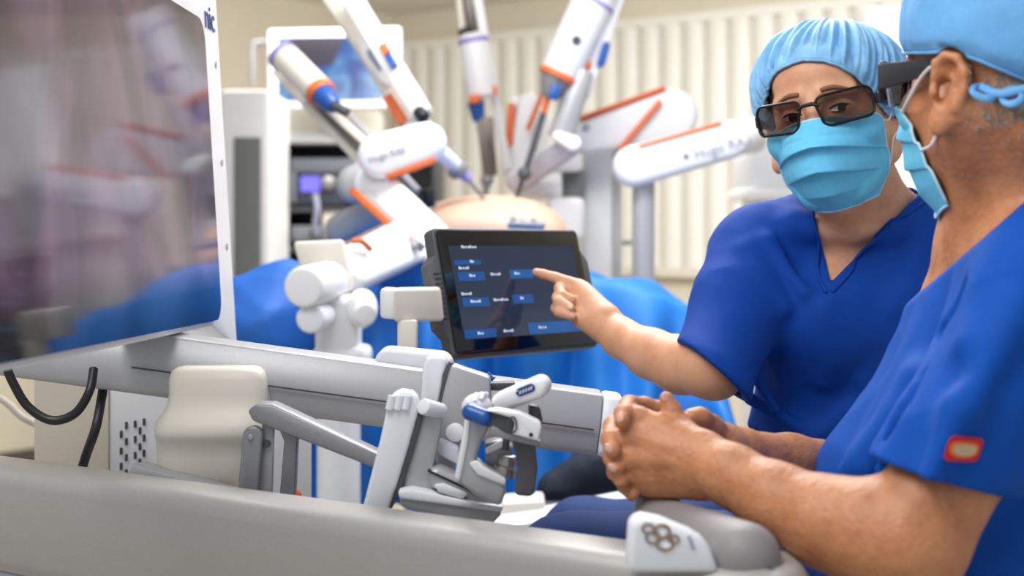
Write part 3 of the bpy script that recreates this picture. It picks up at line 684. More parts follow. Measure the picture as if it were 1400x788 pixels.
# sloping rear beam
A, B_ = W(-140, 448, 1.8), W(818, 578, 1.8); u, n, w_ = frame(B_ - A)
hh = 0.0365
def beam_section(c): return [c + n * y + w_ * z for (y, z) in ((-.036, -hh), (.04, -hh), (.04, hh), (-.016, hh), (-.04, hh * .15), (-.04, -hh * .7))]
sw = -1 if w_.z < 0 else 1
def bs_(c): return [c + n * y + w_ * z * sw for (y, z) in ((-.036, -hh), (.04, -hh), (.04, hh), (-.022, hh), (-.04, hh * .12), (-.04, -hh * .75))]
part('rear_beam', prism(BM(), bs_(A), B_ - A, 0.003), M_silver, con)
b = BM(); prism(b, bs_(B_), u * 0.026, 0.006); part('beam_end_cap', b, M_white2, con)
b = BM(); bar(b, W(180, 502.5, 1.755) , W(812, 588, 1.755), 0.0015, 0.0009); part('beam_seam', b, M_dgrey, con)

# moulded block under the beam
def loft(bm, secs, seg=28, p=4.0):
    rings = []; t = BM()
    for (c, hx, hy) in secs:
        ring = []
        for i in range(seg):
            k = 2 * math.pi * i / seg; cx, sy = math.cos(k), math.sin(k)
            ring.append(t.verts.new(Vector(c) + Vector((hx * math.copysign(abs(cx) ** (2 / p), cx), hy * math.copysign(abs(sy) ** (2 / p), sy), 0))))
        rings.append(ring)
    for A, B in zip(rings[:-1], rings[1:]):
        for i in range(seg): t.faces.new((A[i], A[(i + 1) % seg], B[(i + 1) % seg], B[i]))
    t.faces.new(rings[0]); t.faces.new(rings[-1]); bmesh.ops.recalc_face_normals(t, faces=t.faces); return join(bm, t)
secs = []
for (y, xl, xr, f) in ((503, 246, 340, -.000), (505, 236, 350, .010), (510, 229, 357, .016), (520, 226, 361, .020), (540, 226, 363, .021), (556, 224, 364, .023), (566, 218, 365, .030), (576, 212, 366, .038), (586, 210, 366, .041), (596, 210, 365, .040), (602, 211, 364, .034), (625, 211, 362, .030), (655, 214, 358, .026), (668, 222, 350, .016)):
    l, r = W(xl, y, 1.73), W(xr, y, 1.73); front = 1.745 - f; back = 1.80
    secs.append((Vector(((l.x + r.x) / 2, (front + back) / 2, l.z)), (r.x - l.x) / 2, (back - front) / 2))
b = BM(); loft(b, secs); part('moulded_block', b, M_cream, con, smooth=50)

# base cabinet with vent slots
K, R_, L_ = [Vector((p.x, p.y, 0)) for p in (W(150, 0, 2.0), W(428, 0, 2.25), W(48, 0, 2.12))]
zt = 0.985
back = R_ + (L_ - K)
def zcol(p, z): return Vector((p.x, p.y, z))
b = BM(); prism(b, [zcol(K, .74), zcol(R_, .74), zcol(back, .74), zcol(L_, .74)], (0, 0, zt - .74), 0.006); part('base_cabinet', b, M_white, con)
k2 = K.lerp(R_, 0.04); r2 = K.lerp(R_, 0.88)
b = BM(); prism(b, [zcol(k2, .0), zcol(r2, .0), zcol(r2 + (L_ - K) * .95, .0), zcol(k2 + (L_ - K) * .95, .0)], (0, 0, .75), 0.006); part('cabinet_plinth', b, M_cream, con)
b = BM(); u2 = (R_ - K).normalized(); fn = Vector((u2.y, -u2.x, 0))
for (px, ys) in ((165, (594, 617, 638)), (172, (582, 604, 626, 647)), (184, (580, 601, 623)), (190.5, (589, 611, 632)), (196, (577, 599, 620))):
    s = (px - 150) / (428 - 150)
    dd = 2.0 + 0.25 * s * 0.93
    for y in ys:
        c = W(px, y, dd); cz = c.z; c = Vector((c.x, c.y, 0)); tt = (c - K).dot(u2); c = zcol(K + u2 * tt, cz) + fn * 0.0005
        obox(b, c, u2 * 0.0018, fn * 0.0012, (0, 0, 0.0048))
o = part('vent_slots', b, M_dgrey, con); o['kind'] = 'stuff'
b = BM(); pl = K + fn * .001; prism(b, [zcol(L_ + (K - L_) * .01, .74) + Vector((-.001, -.003, 0)), zcol(K, .74) + Vector((-.001, -.003, 0)), zcol(K, zt) + Vector((-.001, -.003, 0)), zcol(L_ + (K - L_) * .01, zt) + Vector((-.001, -.003, 0))], (0, 0.002, 0)); part('cabinet_side_shade', b, mat('shaded_side_beige', (196, 188, 176), .5), con)  # thin beige sheet painting shade onto the white cabinet's left face

# front rail wrapping round to the armrest
ZT = 0.910
pa, pb = Vector((-0.595, 1.7, 0)), Vector((0.18, 1.2, 0)); dr = (pb - pa).normalized()
path = [pa - dr * 0.35, pa, pa.lerp(pb, .25), pa.lerp(pb, .5), pa.lerp(pb, .75), pb] + catmull([pb + dr * .015, Vector((0.226, 1.19, 0)), Vector((0.249, 1.225, 0)), Vector((0.254, 1.255, 0)), Vector((0.252, 1.285, 0))], 6)
def rail_mesh():
    t = BM(); rings = []; prof = []
    hw, r, hb = 0.04, 0.02, 0.125
    for (cy, cz, k0) in ((hw - r, -r, 0), (-hw + r, -r, 90), (-hw + r, -hb + r, 180), (hw - r, -hb + r, 270)):
        for i in range(5):
            k = math.radians(k0 + 90 * i / 4); prof.append((cy + r * math.cos(k), cz + r * math.sin(k)))
    for i, p in enumerate(path):
        a = path[max(0, i - 1)]; c = path[min(len(path) - 1, i + 1)]; tdir = (c - a).normalized(); nn = Vector((-tdir.y, tdir.x, 0))
        rings.append([t.verts.new(Vector((p.x, p.y, ZT)) + nn * (y + 0.04) + Vector((0, 0, z))) for y, z in prof])
    m = len(prof)
    for A, B in zip(rings[:-1], rings[1:]):
        for j in range(m): t.faces.new((A[j], A[(j + 1) % m], B[(j + 1) % m], B[j]))
    t.faces.new(rings[0]); t.faces.new(rings[-1]); return t
part('front_rail', rail_mesh(), M_rail, con)
b = BM(); tube(b, [pa - dr * .35 + Vector((0, .028, ZT - .14)), pb + Vector((0, .028, ZT - .14))], 0.014, 10); part('lower_trim', b, M_white2, con)
b = BM(); box(b, (0.17, 1.2, 0.0), (0.23, 1.26, ZT - .12), 0.01); part('support_leg', b, M_rail, con)
b = BM(); box(b, (-0.75, 1.85, 0.0), (-0.66, 1.95, ZT - .12), 0.01); part('support_leg', b, M_rail, con)

# armrest pad, bracket and control pod
def pad_mesh():
    F_ = Field([0.07, 1.1, 0.82], [0.3, 1.5, 1.02], 0.0035)
    F_.add(cap(W(905, 719, 1.40), W(1018, 764, 1.24), 0.027, 0.031), 0.01); F_.add(cap(W(893, 700, 1.44), W(905, 719, 1.40), 0.020, 0.027), 0.01)
    return F_.mesh('armrest_pad')
part('armrest_pad', pad_mesh(), M_pad, con, 'grey padded armrest', smooth=180)
b = BM(); pp(b, [(866, 676), (893, 680), (918, 722), (900, 770), (868, 770), (880, 715)], 1.44, 0.02, 0.005); part('armrest_bracket', b, mat('blue_grey_metal', (120, 150, 196), .35, .3), con)
b = BM(); pp(b, [(858, 785), (862, 722), (868, 711), (880, 709), (905, 714), (945, 730), (962, 740), (972, 752), (984, 785)], 1.215, 0.035, 0.006, 3); part('control_pod', b, M_white2, con, 'white control pod with printed marks')
b = BM()
for (px, py, r, rr) in ((886, 723, .0040, .0011), (905, 727, .0055, .0013), (893, 735, .0050, .0012), (909, 743, .0058, .0013), (921, 738, .0036, .001)):
    c = W(px, py, 1.2144); tube(b, [c + Vector((r * math.cos(k) * 1.2, 0, r * math.sin(k))) for k in [2 * math.pi * i / 20 for i in range(20)]], rr, 6, closed=True)
part('printed_rings', b, mat('bronze_print', (150, 128, 112), .4, .3), con)
b = BM()
for (px, py) in ((903, 728), (911, 743)): cyl(b, W(px, py, 1.2143), W(px, py, 1.217), 0.0042, seg=18)
part('printed_discs', b, M_white, con)
b = BM()
for i, (px, py) in enumerate(((942, 735), (944, 740), (945, 745), (947, 750))): bar(b, W(px - 2, py, 1.2145), W(px + 3, py - 1, 1.2145), 0.0006, 0.0009)
o = part('small_print', b, M_print, con)

# linkage frame under the beam
lk = thing('linkage_frame', 'grey metal linkage frame between the moulded block and the hand controller', 'linkage', W(345, 700, 1.62))
D = 1.64
b = BM(); prism(b, [W(338, 562, D), W(350, 553, D), W(372, 553, D), W(520, 622, D - .03), W(518, 643, D - .03), W(345, 576, D)], (0, 0.035, 0), 0.003); part('top_bar', b, M_silverd, lk)
b = BM(); plate(b, W(345, 597, D - .006), W(337, 690, D - .006), 0.0112, 0.0115, 0.014, 0.003); part('front_leg', b, M_silverd, lk)
b = BM(); cyl(b, W(342.5, 598, D - .009), W(342.5, 598, D), 0.003, seg=14, bev=.0006); part('pivot_screw', b, M_steel, lk)
b = BM(); pp(b, [(358, 575), (374, 582), (371, 690), (352, 690)], D + .012, 0.012, 0.002); part('inner_leg', b, M_silver, lk)
b = BM(); cyl(b, W(365, 607, D + .006), W(365, 607, D + .02), 0.0045, seg=16); part('pivot_bush', b, M_dgrey, lk)
b = BM(); pp(b, [(372, 566), (414, 584), (406, 604), (402, 690), (381, 690), (388, 604)], D + .005, 0.02, 0.003); part('rear_leg', b, M_silverd, lk)
b = BM(); bar(b, W(186, 643, 1.72), W(430, 712, 1.67), 0.018, 0.010, 0.003); part('lower_bar', b, M_silver, lk)
b = BM(); cyl(b, W(404, 679, D + .01), W(404, 679, D + .03), 0.007, seg=16, bev=.001); part('orange_cap', b, M_orange, lk)

# ------------------------------------------------------------------ hand controller
hc = thing('hand_controller', 'articulated hand controller with a blue button and white grips on the console', 'controller', W(600, 730, 1.55))
D = 1.52
b = BM(); pp(b, [(493, 705), (520, 600), (531, 548), (537, 539), (548, 535), (562, 537), (571, 545), (573, 560), (556, 620), (529, 705)], D, 0.03, 0.004, 3); part('front_slab', b, M_white2, hc)
b = BM()
for i in range(3): tube(b, [W(536 + i * 11, 541, D - .001), W(532 + i * 11, 560, D - .0015)], 0.0042, 10)
part('slab_ribs', b, M_white2, hc)
b = BM(); pp(b, [(574, 560), (579, 566), (548, 672), (531, 705), (529, 705)], D + .004, 0.03, 0.001); part('slab_gap', b, M_dgrey, hc)
b = BM(); pp(b, [(576, 566), (582, 553), (606, 558), (603, 590), (592, 640), (600, 668), (546, 678)], D + .01, 0.035, 0.004); part('side_plate', b, M_silver, hc)
b = BM(); cyl(b, W(578, 556, D - .004), W(604, 563, D + .02), 0.0085, seg=24, bev=.002); part('hinge_barrel', b, M_white2, hc)
b = BM(); pp(b, [(545, 676), (560, 673), (686, 696), (684, 706), (668, 723), (548, 694)], D - .01, 0.06, 0.004, 3); part('platform', b, M_silver, hc)
b = BM(); pp(b, [(544, 672), (562, 670), (640, 686), (688, 693), (686, 701), (560, 684), (546, 682)], D - .014, 0.062, 0.002); part('platform_top', b, M_white2, hc)
b = BM(); pp(b, [(574, 565), (578, 500), (582, 490), (590, 487), (606, 489), (612, 497), (600, 550), (597, 565)], D + .07, 0.02, 0.004, 3); part('rear_slab', b, M_white2, hc)
b = BM(); pp(b, [(605, 512), (614, 494), (620, 497), (606, 562), (600, 562)], D + .068, 0.02, 0.001); part('slab_gap', b, M_dgrey, hc)
b = BM(); pp(b, [(608, 530), (617, 498), (636, 505), (670, 516), (672, 560), (640, 620), (600, 660), (592, 600)], D + .062, 0.03, 0.004); part('rear_plate', b, M_silver, hc)
b = BM(); pp(b, [(593, 604), (600, 602), (626, 614), (632, 640), (598, 622)], D + .03, 0.025, 0.005, 3); part('upper_flange', b, M_white2, hc)
b = BM(); cyl(b, W(622, 592, D + .058), W(624, 592, D + .075), 0.0105, seg=24, bev=.003); part('flange_boss', b, M_white, hc)
b = BM(); pp(b, [(584, 645), (598, 640), (650, 668), (684, 690), (668, 694), (590, 668)], D - .006, 0.05, 0.006, 3); part('curved_flange', b, M_silver, hc)
b = BM(); pp(b, [(584, 645), (586, 643), (650, 672), (648, 675)], D - .008, 0.01); part('flange_gap', b, M_black, hc)
b = BM(); pp(b, [(592, 664), (606, 662), (640, 676), (632, 684), (600, 674)], D - .012, 0.02, 0.003); part('flange_lip', b, M_white2, hc)
# gimbal, standing a little nearer
D2 = 1.47
b = BM(); pp(b, [(621, 655), (634, 590), (638, 560), (650, 556), (668, 562), (668, 590), (660, 600), (650, 628), (654, 636), (690, 660), (692, 672), (684, 694), (650, 678), (630, 664)], D2, 0.03, 0.005, 3); part('gimbal_arm', b, M_silver, hc)
b = BM(); pp(b, [(621, 655), (633, 590), (636, 566), (644, 562), (641, 600), (629, 660)], D2 - .003, 0.008, 0.003); part('gimbal_edge', b, M_white, hc)
b = BM(); pp(b, [(640, 634), (650, 630), (660, 640), (692, 657), (691, 666), (652, 650)], D2 - .004, 0.036, 0.003); part('gimbal_lip', b, M_white2, hc)
b = BM(); pp(b, [(662, 606), (684, 602), (702, 612), (698, 640), (664, 640)], D2 + .03, 0.03, 0.003); part('gimbal_block', b, M_silverd, hc)
b = BM(); pp(b, [(663, 614), (686, 602), (688, 612), (664, 622)], D2 + .026, 0.03, 0.002); part('block_top', b, M_white, hc)
b = BM(); cyl(b, W(688, 652, D2 + .03), W(690, 636, D2 + .03), 0.013, 0.012, 24, .002); cyl(b, W(692, 640, D2 + .03), W(694, 622, D2 + .03), 0.0105, 0.0095, 24, .002); part('gimbal_drum', b, M_steel, hc)
b = BM(); cyl(b, W(693, 596, D2 + .015), W(691, 616, D2 + .015), 0.0042, 0.0035, 14, .0006); part('pin', b, M_dgrey, hc)
# grips
b = BM(); plate(b, W(682, 553, 1.475), W(732, 533, 1.46), 0.0098, 0.0108, 0.026, 0.006); part('upper_grip', b, M_white, hc)
gdir = (W(732, 533, 1.46) - W(682, 553, 1.475)).normalized()
b = BM(); c = W(718, 534, 1.4622); plate(b, c - gdir * .0065, c + gdir * .0065, 0.0042, 0.0042, 0.004, 0); part('grip_emblem', b, M_navy, hc, 'navy oval emblem')
b = BM()
for i, x in enumerate((-.006, -.0025, .001, .0045, .0072)):
    c2 = c + gdir * x + Vector((0, -.0006, 0)); cyl(b, c2 + Vector((-.0004, 0, -.0018)), c2 + Vector((.0006, 0, .0018)), 0.0006, seg=8)
tube(b, [c + gdir * (-.0085) + Vector((.003 * math.cos(k), -.0006, .0026 * math.sin(k))) for k in [math.pi * (.5 + i / 8) for i in range(9)]], 0.0005, 6)
part('emblem_print', b, M_white, hc)
b = BM(); sphere(b, W(652, 557, 1.475), 0.0155, 24, (1, 1, 0.9)); part('grip_shell', b, M_white2, hc)
b = BM()
for i in range(3): tube(b, [W(641 + 8 * i, 553 - 3 * i, 1.4615), W(645 + 8 * i, 543 - 2 * i, 1.468), W(652 + 7 * i, 539, 1.475)], 0.0022, 8)
part('shell_ribs', b, M_white, hc)
F_ = Field([-0.08, 1.40, 0.95], [0.04, 1.5, 1.05], 0.0016)
F_.add(cap(W(643, 564, 1.452), W(662, 571, 1.445), 0.0086, 0.0085), 0.004)
part('blue_button', F_.mesh('blue_button'), M_blue, hc, 'blue button', smooth=180)
b = BM(); plate(b, W(664, 571, 1.443), W(697, 580, 1.435), 0.0088, 0.0096, 0.018, 0.003); part('grip_band', b, M_dgrey, hc)
b = BM(); pp(b, [(664, 562), (680, 560), (712, 565), (738, 578), (741, 584), (736, 604), (700, 594), (704, 580), (700, 572)], 1.432, 0.022, 0.004, 3); part('lever', b, M_white, hc)
b = BM(); c = W(701, 581, 1.4305); tube(b, [c + Vector((.0036 * math.cos(k), 0, .0075 * math.sin(k))) for k in [2 * math.pi * i / 24 for i in range(24)]], 0.001, 6, closed=True); part('lever_ring', b, M_dgrey, hc)
b = BM(); cyl(b, W(726, 595, 1.4315), W(726, 595, 1.436), 0.0022, seg=14); part('lever_hole', b, M_black, hc)
b = BM(); pp(b, [(672, 582), (690, 588), (740, 604), (738, 612), (668, 596)], 1.438, 0.018, 0.002); part('lever_base', b, M_silverd, hc)
b = BM(); pp(b, [(722, 552), (738, 556), (742, 575), (738, 598), (724, 596)], 1.485, 0.012, 0.004); part('rear_strap', b, M_dgrey, hc)
b = BM(); pp(b, [(700, 600), (732, 606), (735, 640), (731, 676), (724, 680), (706, 678), (703, 668), (708, 640)], 1.46, 0.012, 0.004, 3); part('finger_strap', b, mat('strap_grey', (88, 88, 94), .6), hc)
b = BM(); pp(b, [(645, 527), (648, 524), (702, 523), (705, 527), (700, 535), (646, 534)], 1.60, 0.02, 0.003); part('dark_pad', b, M_dgrey, hc)
b = BM(); pp(b, [(668, 508), (672, 514), (679, 516), (674, 521), (672, 528), (665, 524), (660, 518), (665, 515)], 1.62, 0.01, 0.002); part('blue_knob', b, M_blue, hc)

# ------------------------------------------------------------------ touchscreen tablet on its bracket
TL, BLt, TRt = W(592, 310, 2.09), W(622, 490, 2.04), W(790, 313, 2.34)
tu, tv = (TRt - TL), (TL - BLt); tn = tu.cross(tv).normalized()
if tn.y > 0: tn = -tn
tw, th_ = tu.length, tv.length
def T(a, c, n=0.0): return BLt + tu * a + tv * c + tn * n       # a, c in 0..1
tab = thing('touchscreen_tablet', 'dark touchscreen tablet on a bracket, touched by the woman\'s finger', 'tablet', W(555, 512, 1.95))
b = BM(); prism(b, [T(0.02, 0, -.002), T(0.98, 0, -.002), T(1, .03, -.002), T(1, .97, -.002), T(.98, 1, -.002), T(.02, 1, -.002), T(0, .97, -.002), T(0, .86, -.002), T(0, .03, -.002)], tn * -0.022, 0.004, 3); part('back_shell', b, M_dgrey, tab)
b = BM(); prism(b, [T(-.045, .24, -.004), T(0.02, .13, -.004), T(.03, .13, -.004), T(.03, .85, -.004), T(0.01, .80, -.004), T(-.045, .72, -.004)], tn * -0.02, 0.004); part('side_grip', b, mat('grip_grey', (92, 93, 98), .6, bump=.3, bscale=500), tab)
b = BM(); prism(b, [T(.97, .13, -.004), T(.98, .13, -.004), T(1.045, .24, -.004), T(1.045, .72, -.004), T(.99, .85, -.004), T(.97, .85, -.004)], tn * -0.02, 0.004); part('side_grip', b, MATS['grip_grey'], tab)
b = BM()
for i in range(10):
    for j in range(3):
        c = T(-.026 + .016 * j, .30 + .038 * i, -.0035); sphere(b, c, 0.0016, 8)
o = part('grip_dots', b, M_black, tab); o['kind'] = 'stuff'
b = BM(); prism(b, [T(.03, .025, .0), T(.97, .025, .0), T(.985, .05, .0), T(.985, .95, .0), T(.97, .975, .0), T(.03, .975, .0), T(.015, .95, .0), T(.015, .05, .0)], tn * -0.004, 0.001); part('bezel_glass', b, mat('tablet_glass', (8, 9, 12), .08, spec=.6), tab)
M_tscr = mat('tablet_picture', (10, 14, 24), .07, emis=(44, 58, 84), estr=.6, spec=.6)
b = BM(); prism(b, [T(.075, .13, .0008), T(.93, .13, .0008), T(.93, .85, .0008), T(.075, .85, .0008)], tn * -0.0006); part('display', b, M_tscr, tab, smooth=0)
M_btn = mat('screen_button', (10, 30, 70), .2, emis=(24, 92, 168), estr=.6)
M_btn2 = mat('screen_button_light', (10, 30, 70), .2, emis=(34, 104, 178), estr=.6)
M_txt = mat('screen_text', (200, 210, 225), .3, emis=(170, 185, 205), estr=.4)
def tb(a0, a1, c0, c1, n=.0012): return [T(a0, c0, n), T(a1, c0, n), T(a1, c1, n), T(a0, c1, n)]
for (a0, a1, c0, c1, m) in ((.10, .27, .575, .645, M_btn), (.10, .27, .375, .445, M_btn), (.44, .60, .585, .655, M_btn2), (.43, .57, .385, .455, M_btn), (.08, .28, .135, .20, M_btn), (.50, .92, .135, .225, M_btn2), (.09, .26, .70, .735, M_btn)):
    b = BM(); prism(b, tb(a0, a1, c0, c1), tn * 0.0004); part('screen_button', b, m, tab, smooth=0)
b = BM()
for (a, c, l) in ((.15, .83, .10), (.19, .715, .04), (.11, .665, .07), (.17, .605, .05), (.31, .612, .07), (.47, .615, .05), (.10, .465, .08), (.15, .405, .08), (.30, .41, .10), (.48, .415, .03), (.16, .16, .05), (.33, .165, .08), (.57, .175, .06)):
    for k in range(max(2, int(l / .014))):
        a0 = a + k * .014; prism(b, tb(a0, a0 + .009 + .003 * ((k * 7) % 3 == 0), c, c + .016 + .006 * ((k * 5) % 4 == 0), .0018), tn * 0.0002)
o = part('screen_lettering', b, M_txt, tab, smooth=0); o['kind'] = 'stuff'
# bracket
b = BM(); pp(b, [(519, 394), (545, 396), (545, 438), (519, 436)], 1.98, 0.05, 0.006); part('bracket_end', b, M_white, tab)
b = BM(); prism(b, [W(538, 395, 1.95), W(600, 394, 2.02), W(606, 440, 2.02), W(538, 441, 1.95)], (0, 0.05, 0), 0.005, 3); part('bracket_block', b, M_cream, tab)
b = BM(); pp(b, [(543, 438), (570, 438), (569, 492), (543, 492)], 1.96, 0.03, 0.004); part('bracket_post', b, M_cream, tab)
b = BM(); plate(b, W(530, 496, 1.82), W(600, 503, 1.82), 0.0165, 0.0165, 0.06, 0.005); part('bracket_foot', b, M_white2, tab)
b = BM(); prism(b, [T(.15, .35, -.024), T(.4, .35, -.024), T(.4, .7, -.024), T(.15, .7, -.024)], tn * -0.012, 0.003); part('mounting_plate', b, M_dgrey, tab)

# cables by the console base
b = BM(); tube(b, catmull([W(10, 505, 1.72), W(18, 524, 1.72), W(38, 556, 1.72), W(70, 575, 1.72), W(102, 566, 1.72), W(122, 536, 1.72), W(128, 505, 1.74)], 8), 0.0054, 12)
solo('looped_cable', b, M_black, 'black cable hanging in a loop below the monitor', 'cable', loc=W(70, 575, 1.72))
b = BM(); tube(b, catmull([W(141, 530, 1.80), W(139, 544, 1.79), W(131, 585, 1.76), W(117, 625, 1.78), W(104, 670, 1.8)], 8), 0.0058, 12)
solo('straight_cable', b, mat('cable_grey_black', (36, 38, 44), .45), 'black cable running down in front of the console base cabinet', 'cable', loc=W(104, 670, 1.8))
b = BM(); tube(b, catmull([W(-40, 525, 2.4), W(5, 548, 2.4), W(30, 570, 2.4), W(60, 588, 2.4), W(110, 640, 2.3)], 8), 0.006, 10)
solo('thin_cable', b, mat('cable_beige', (178, 172, 162), .5), 'thin beige cable near the left edge behind the console', 'cable', loc=W(30, 570, 2.4))

# ------------------------------------------------------------------ people
def skin_mat(name, rgb, dark, warm, bump):
    m = mat(name, rgb, 0.5, var=0.0, sss=0.12, bump=bump, bscale=160); nt = m.node_tree; bs = nt.nodes['Principled BSDF']
    tc = nt.nodes.new('ShaderNodeTexCoord'); n = nt.nodes.new('ShaderNodeTexNoise'); n.inputs['Scale'].default_value = 22; n.inputs['Detail'].default_value = 6; n.inputs['Roughness'].default_value = 0.65
    nt.links.new(tc.outputs['Object'], n.inputs['Vector']); r = nt.nodes.new('ShaderNodeValToRGB'); el = r.color_ramp.elements
    el[0].position, el[0].color = 0.3, (*lin(dark), 1); el[1].position, el[1].color = 0.72, (*lin(warm), 1); e = el.new(0.5); e.color = (*lin(rgb), 1)
    nt.links.new(n.outputs['Fac'], r.inputs['Fac']); nt.links.new(r.outputs['Color'], bs.inputs['Base Color']); return m
M_skin_w = skin_mat('skin_light', (216, 160, 126), (204, 144, 110), (224, 170, 138), 0.08)
M_skin_m = skin_mat('skin_tan', (188, 126, 86), (164, 104, 68), (204, 144, 104), 0.6)
M_scrub_w = mat('scrub_royal_blue', (5, 62, 152), 0.75, var=0.05, vscale=30, bump=0.25, bscale=900, spec=0.2)
M_scrub_m = mat('scrub_bright_blue', (6, 76, 170), 0.75, var=0.05, vscale=30, bump=0.25, bscale=900, spec=0.2)
M_trous = mat('trouser_blue', (2, 46, 108), 0.8, var=0.08, vscale=20)
M_cap_w = mat('bouffant_blue', (132, 186, 228), 0.6, var=0.14, vscale=60, bump=0.3, bscale=300, spec=0.3)
M_cap_m = mat('cap_sky_blue', (108, 172, 228), 0.6, var=0.12, vscale=16, bump=0.9, bscale=42, spec=0.3)
M_mask = mat('mask_blue', (108, 200, 238), 0.7, var=0.05, vscale=90, bump=0.2, bscale=500, spec=0.2)
M_mask_e = mat('mask_edge', (190, 222, 240), 0.7)
M_loop = mat('ear_loop', (225, 222, 222), 0.6)
M_frame = mat('glasses_frame', (20, 16, 18), 0.4, spec=0.3)
M_frame_m = mat('glasses_frame_grey', (44, 46, 52), 0.5, spec=0.3)
M_brow = mat('eyebrow', (138, 94, 70), 0.8)
M_hair = mat('grey_hair', (150, 140, 130), 0.7, var=0.45, vscale=300)
def lens_mat(name, tint, fac):
    m = bpy.data.materials.new(name); m.use_nodes = True; nt = m.node_tree; nt.nodes.remove(nt.nodes['Principled BSDF'])
    out = nt.nodes['Material Output']; tr = nt.nodes.new('ShaderNodeBsdfTransparent'); tr.inputs[0].default_value = (*tint, 1)
    gl = nt.nodes.new('ShaderNodeBsdfGlossy'); gl.inputs['Roughness'].default_value = 0.04
    mx = nt.nodes.new('ShaderNodeMixShader'); fr = nt.nodes.new('ShaderNodeFresnel'); fr.inputs['IOR'].default_value = fac
    nt.links.new(fr.outputs[0], mx.inputs[0]); nt.links.new(tr.outputs[0], mx.inputs[1]); nt.links.new(gl.outputs[0], mx.inputs[2]); nt.links.new(mx.outputs[0], out.inputs['Surface']); return m
M_lens = lens_mat('tinted_lens', (0.60, 0.55, 0.53), 1.35)
M_lens_m = lens_mat('tinted_lens_grey', (0.55, 0.62, 0.70), 1.4)
def eye_mat():
    m = mat('eyeball', (236, 230, 226), 0.15); nt = m.node_tree; bs = nt.nodes['Principled BSDF']
    return m
M_eye = eye_mat(); M_iris = mat('iris', (40, 24, 18), 0.1); M_lash = mat('eyelash', (24, 16, 16), 0.6)

class Head:
    def __init__(s, O, F, U, sc):
        s.F = Vector(F).normalized(); U = Vector(U); U = (U - s.F * U.dot(s.F)).normalized(); s.U = U; s.L = U.cross(s.F).normalized(); s.O = Vector(O); s.s = sc
        s.R = np.array([s.L[:], s.F[:], s.U[:]])
    def __call__(s, l, f, u): return s.O + s.s * (l * s.L + f * s.F + u * s.U)
    def arr(s, P): return np.array(s.O[:]) + s.s * (np.asarray(P) @ s.R)
    def loc(s, P): return (np.asarray(P) - np.array(s.O[:])) @ s.R.T / s.s
    def e(s, c, r): return ell(s(*c), np.array(r) * s.s, s.R)
    def c(s, a, b, ra, rb, flat=None): return cap(s(*a), s(*b), ra * s.s, rb * s.s, flat)
def build_head(Fd, H, male=False):
    k = 0.018
    Fd.add(H.e((0, -.016, .030), (.077, .098, .086)), k); Fd.add(H.e((0, .026, -.03), (.066, .066, .082)), k)
    Fd.add(H.e((0, .062, .045), (.052, .034, .038)), k)
    for s in (-1, 1):
        Fd.add(H.c((s * .058, .0, -.052), (s * .022, .056, -.096), .018, .019), k)
        Fd.add(H.c((s * .062, -.005, -.03), (s * .058, .0, -.055), .016, .018), k)
        Fd.add(H.e((s * .043, .062, -.028), (.025, .024, .022)), .015)
        Fd.add(H.c((s * .012, .088, .021), (s * .045, .076, .02), .009, .008), .012)
        Fd.cut(H.e((s * .034, .104, -.002), (.021, .018, .013)), .014)
        Fd.add(H.e((s * .0325, .0735, -.003), (.0145, .0125, .0115)), .006)
        Fd.add(H.e((s * .010, .102, -.040), (.009, .010, .008)), .006)
    Fd.add(H.c((0, .060, -.098), (0, .070, -.100), .020, .016), k)
    Fd.add(H.c((0, .090, .008), (0, .108, -.034), .0085, .0115), .012)
    Fd.add(H.e((0, .088, -.066), (.024, .012, .009)), .008); Fd.add(H.e((0, .086, -.076), (.02, .012, .008)), .008)
def build_ear(Fd, H, s, out=0.0):
    # shell tilted back; carved concha; helix rim
    L, Fv, U = H.L * s, H.F, H.U
    nrm = (L * 0.86 - Fv * 0.5).normalized(); up = (U - Fv * .18).normalized(); up = (up - nrm * up.dot(nrm)).normalized(); sd = nrm.cross(up)
    c0 = H(s * (.077 + out), -.016 - out, -.018); R = np.array([nrm[:], up[:], sd[:]])
    q = lambda a, b, c_: c0 + H.s * (nrm * a + up * b + sd * c_)
    sg = 1 if sd.dot(-Fv) > 0 else -1                         # towards the back of the head
    Fd.add(ell(q(.002, .004, sg * .002), np.array((.0065, .032, .020)) * H.s, R), .006)
    Fd.add(ell(q(.002, -.031, -sg * .004), np.array((.006, .013, .010)) * H.s, R), .006)
    Fd.cut(ell(q(.008, -.002, -sg * .003), np.array((.0125, .0145, .0085)) * H.s, R), .003)
    Fd.cut(ell(q(.010, .017, sg * .003), np.array((.008, .010, .0085)) * H.s, R), .003)
    rim = [(.009, -.016, sg * .012), (.010, .0, sg * .0185), (.010, .016, sg * .017), (.009, .029, sg * .007), (.008, .030, -sg * .005), (.006, .022, -sg * .013), (.004, .010, -sg * .013)]
    for a, b in zip(rim[:-1], rim[1:]): Fd.add(cap(q(*a), q(*b), .0042 * H.s, .0042 * H.s), .003)
    Fd.add(cap(q(.008, -.008, sg * .006), q(.008, .014, sg * .009), .003 * H.s, .003 * H.s), .004)
    Fd.add(ell(q(.006, -.004, -sg * .011), np.array((.005, .006, .004)) * H.s, R), .004)
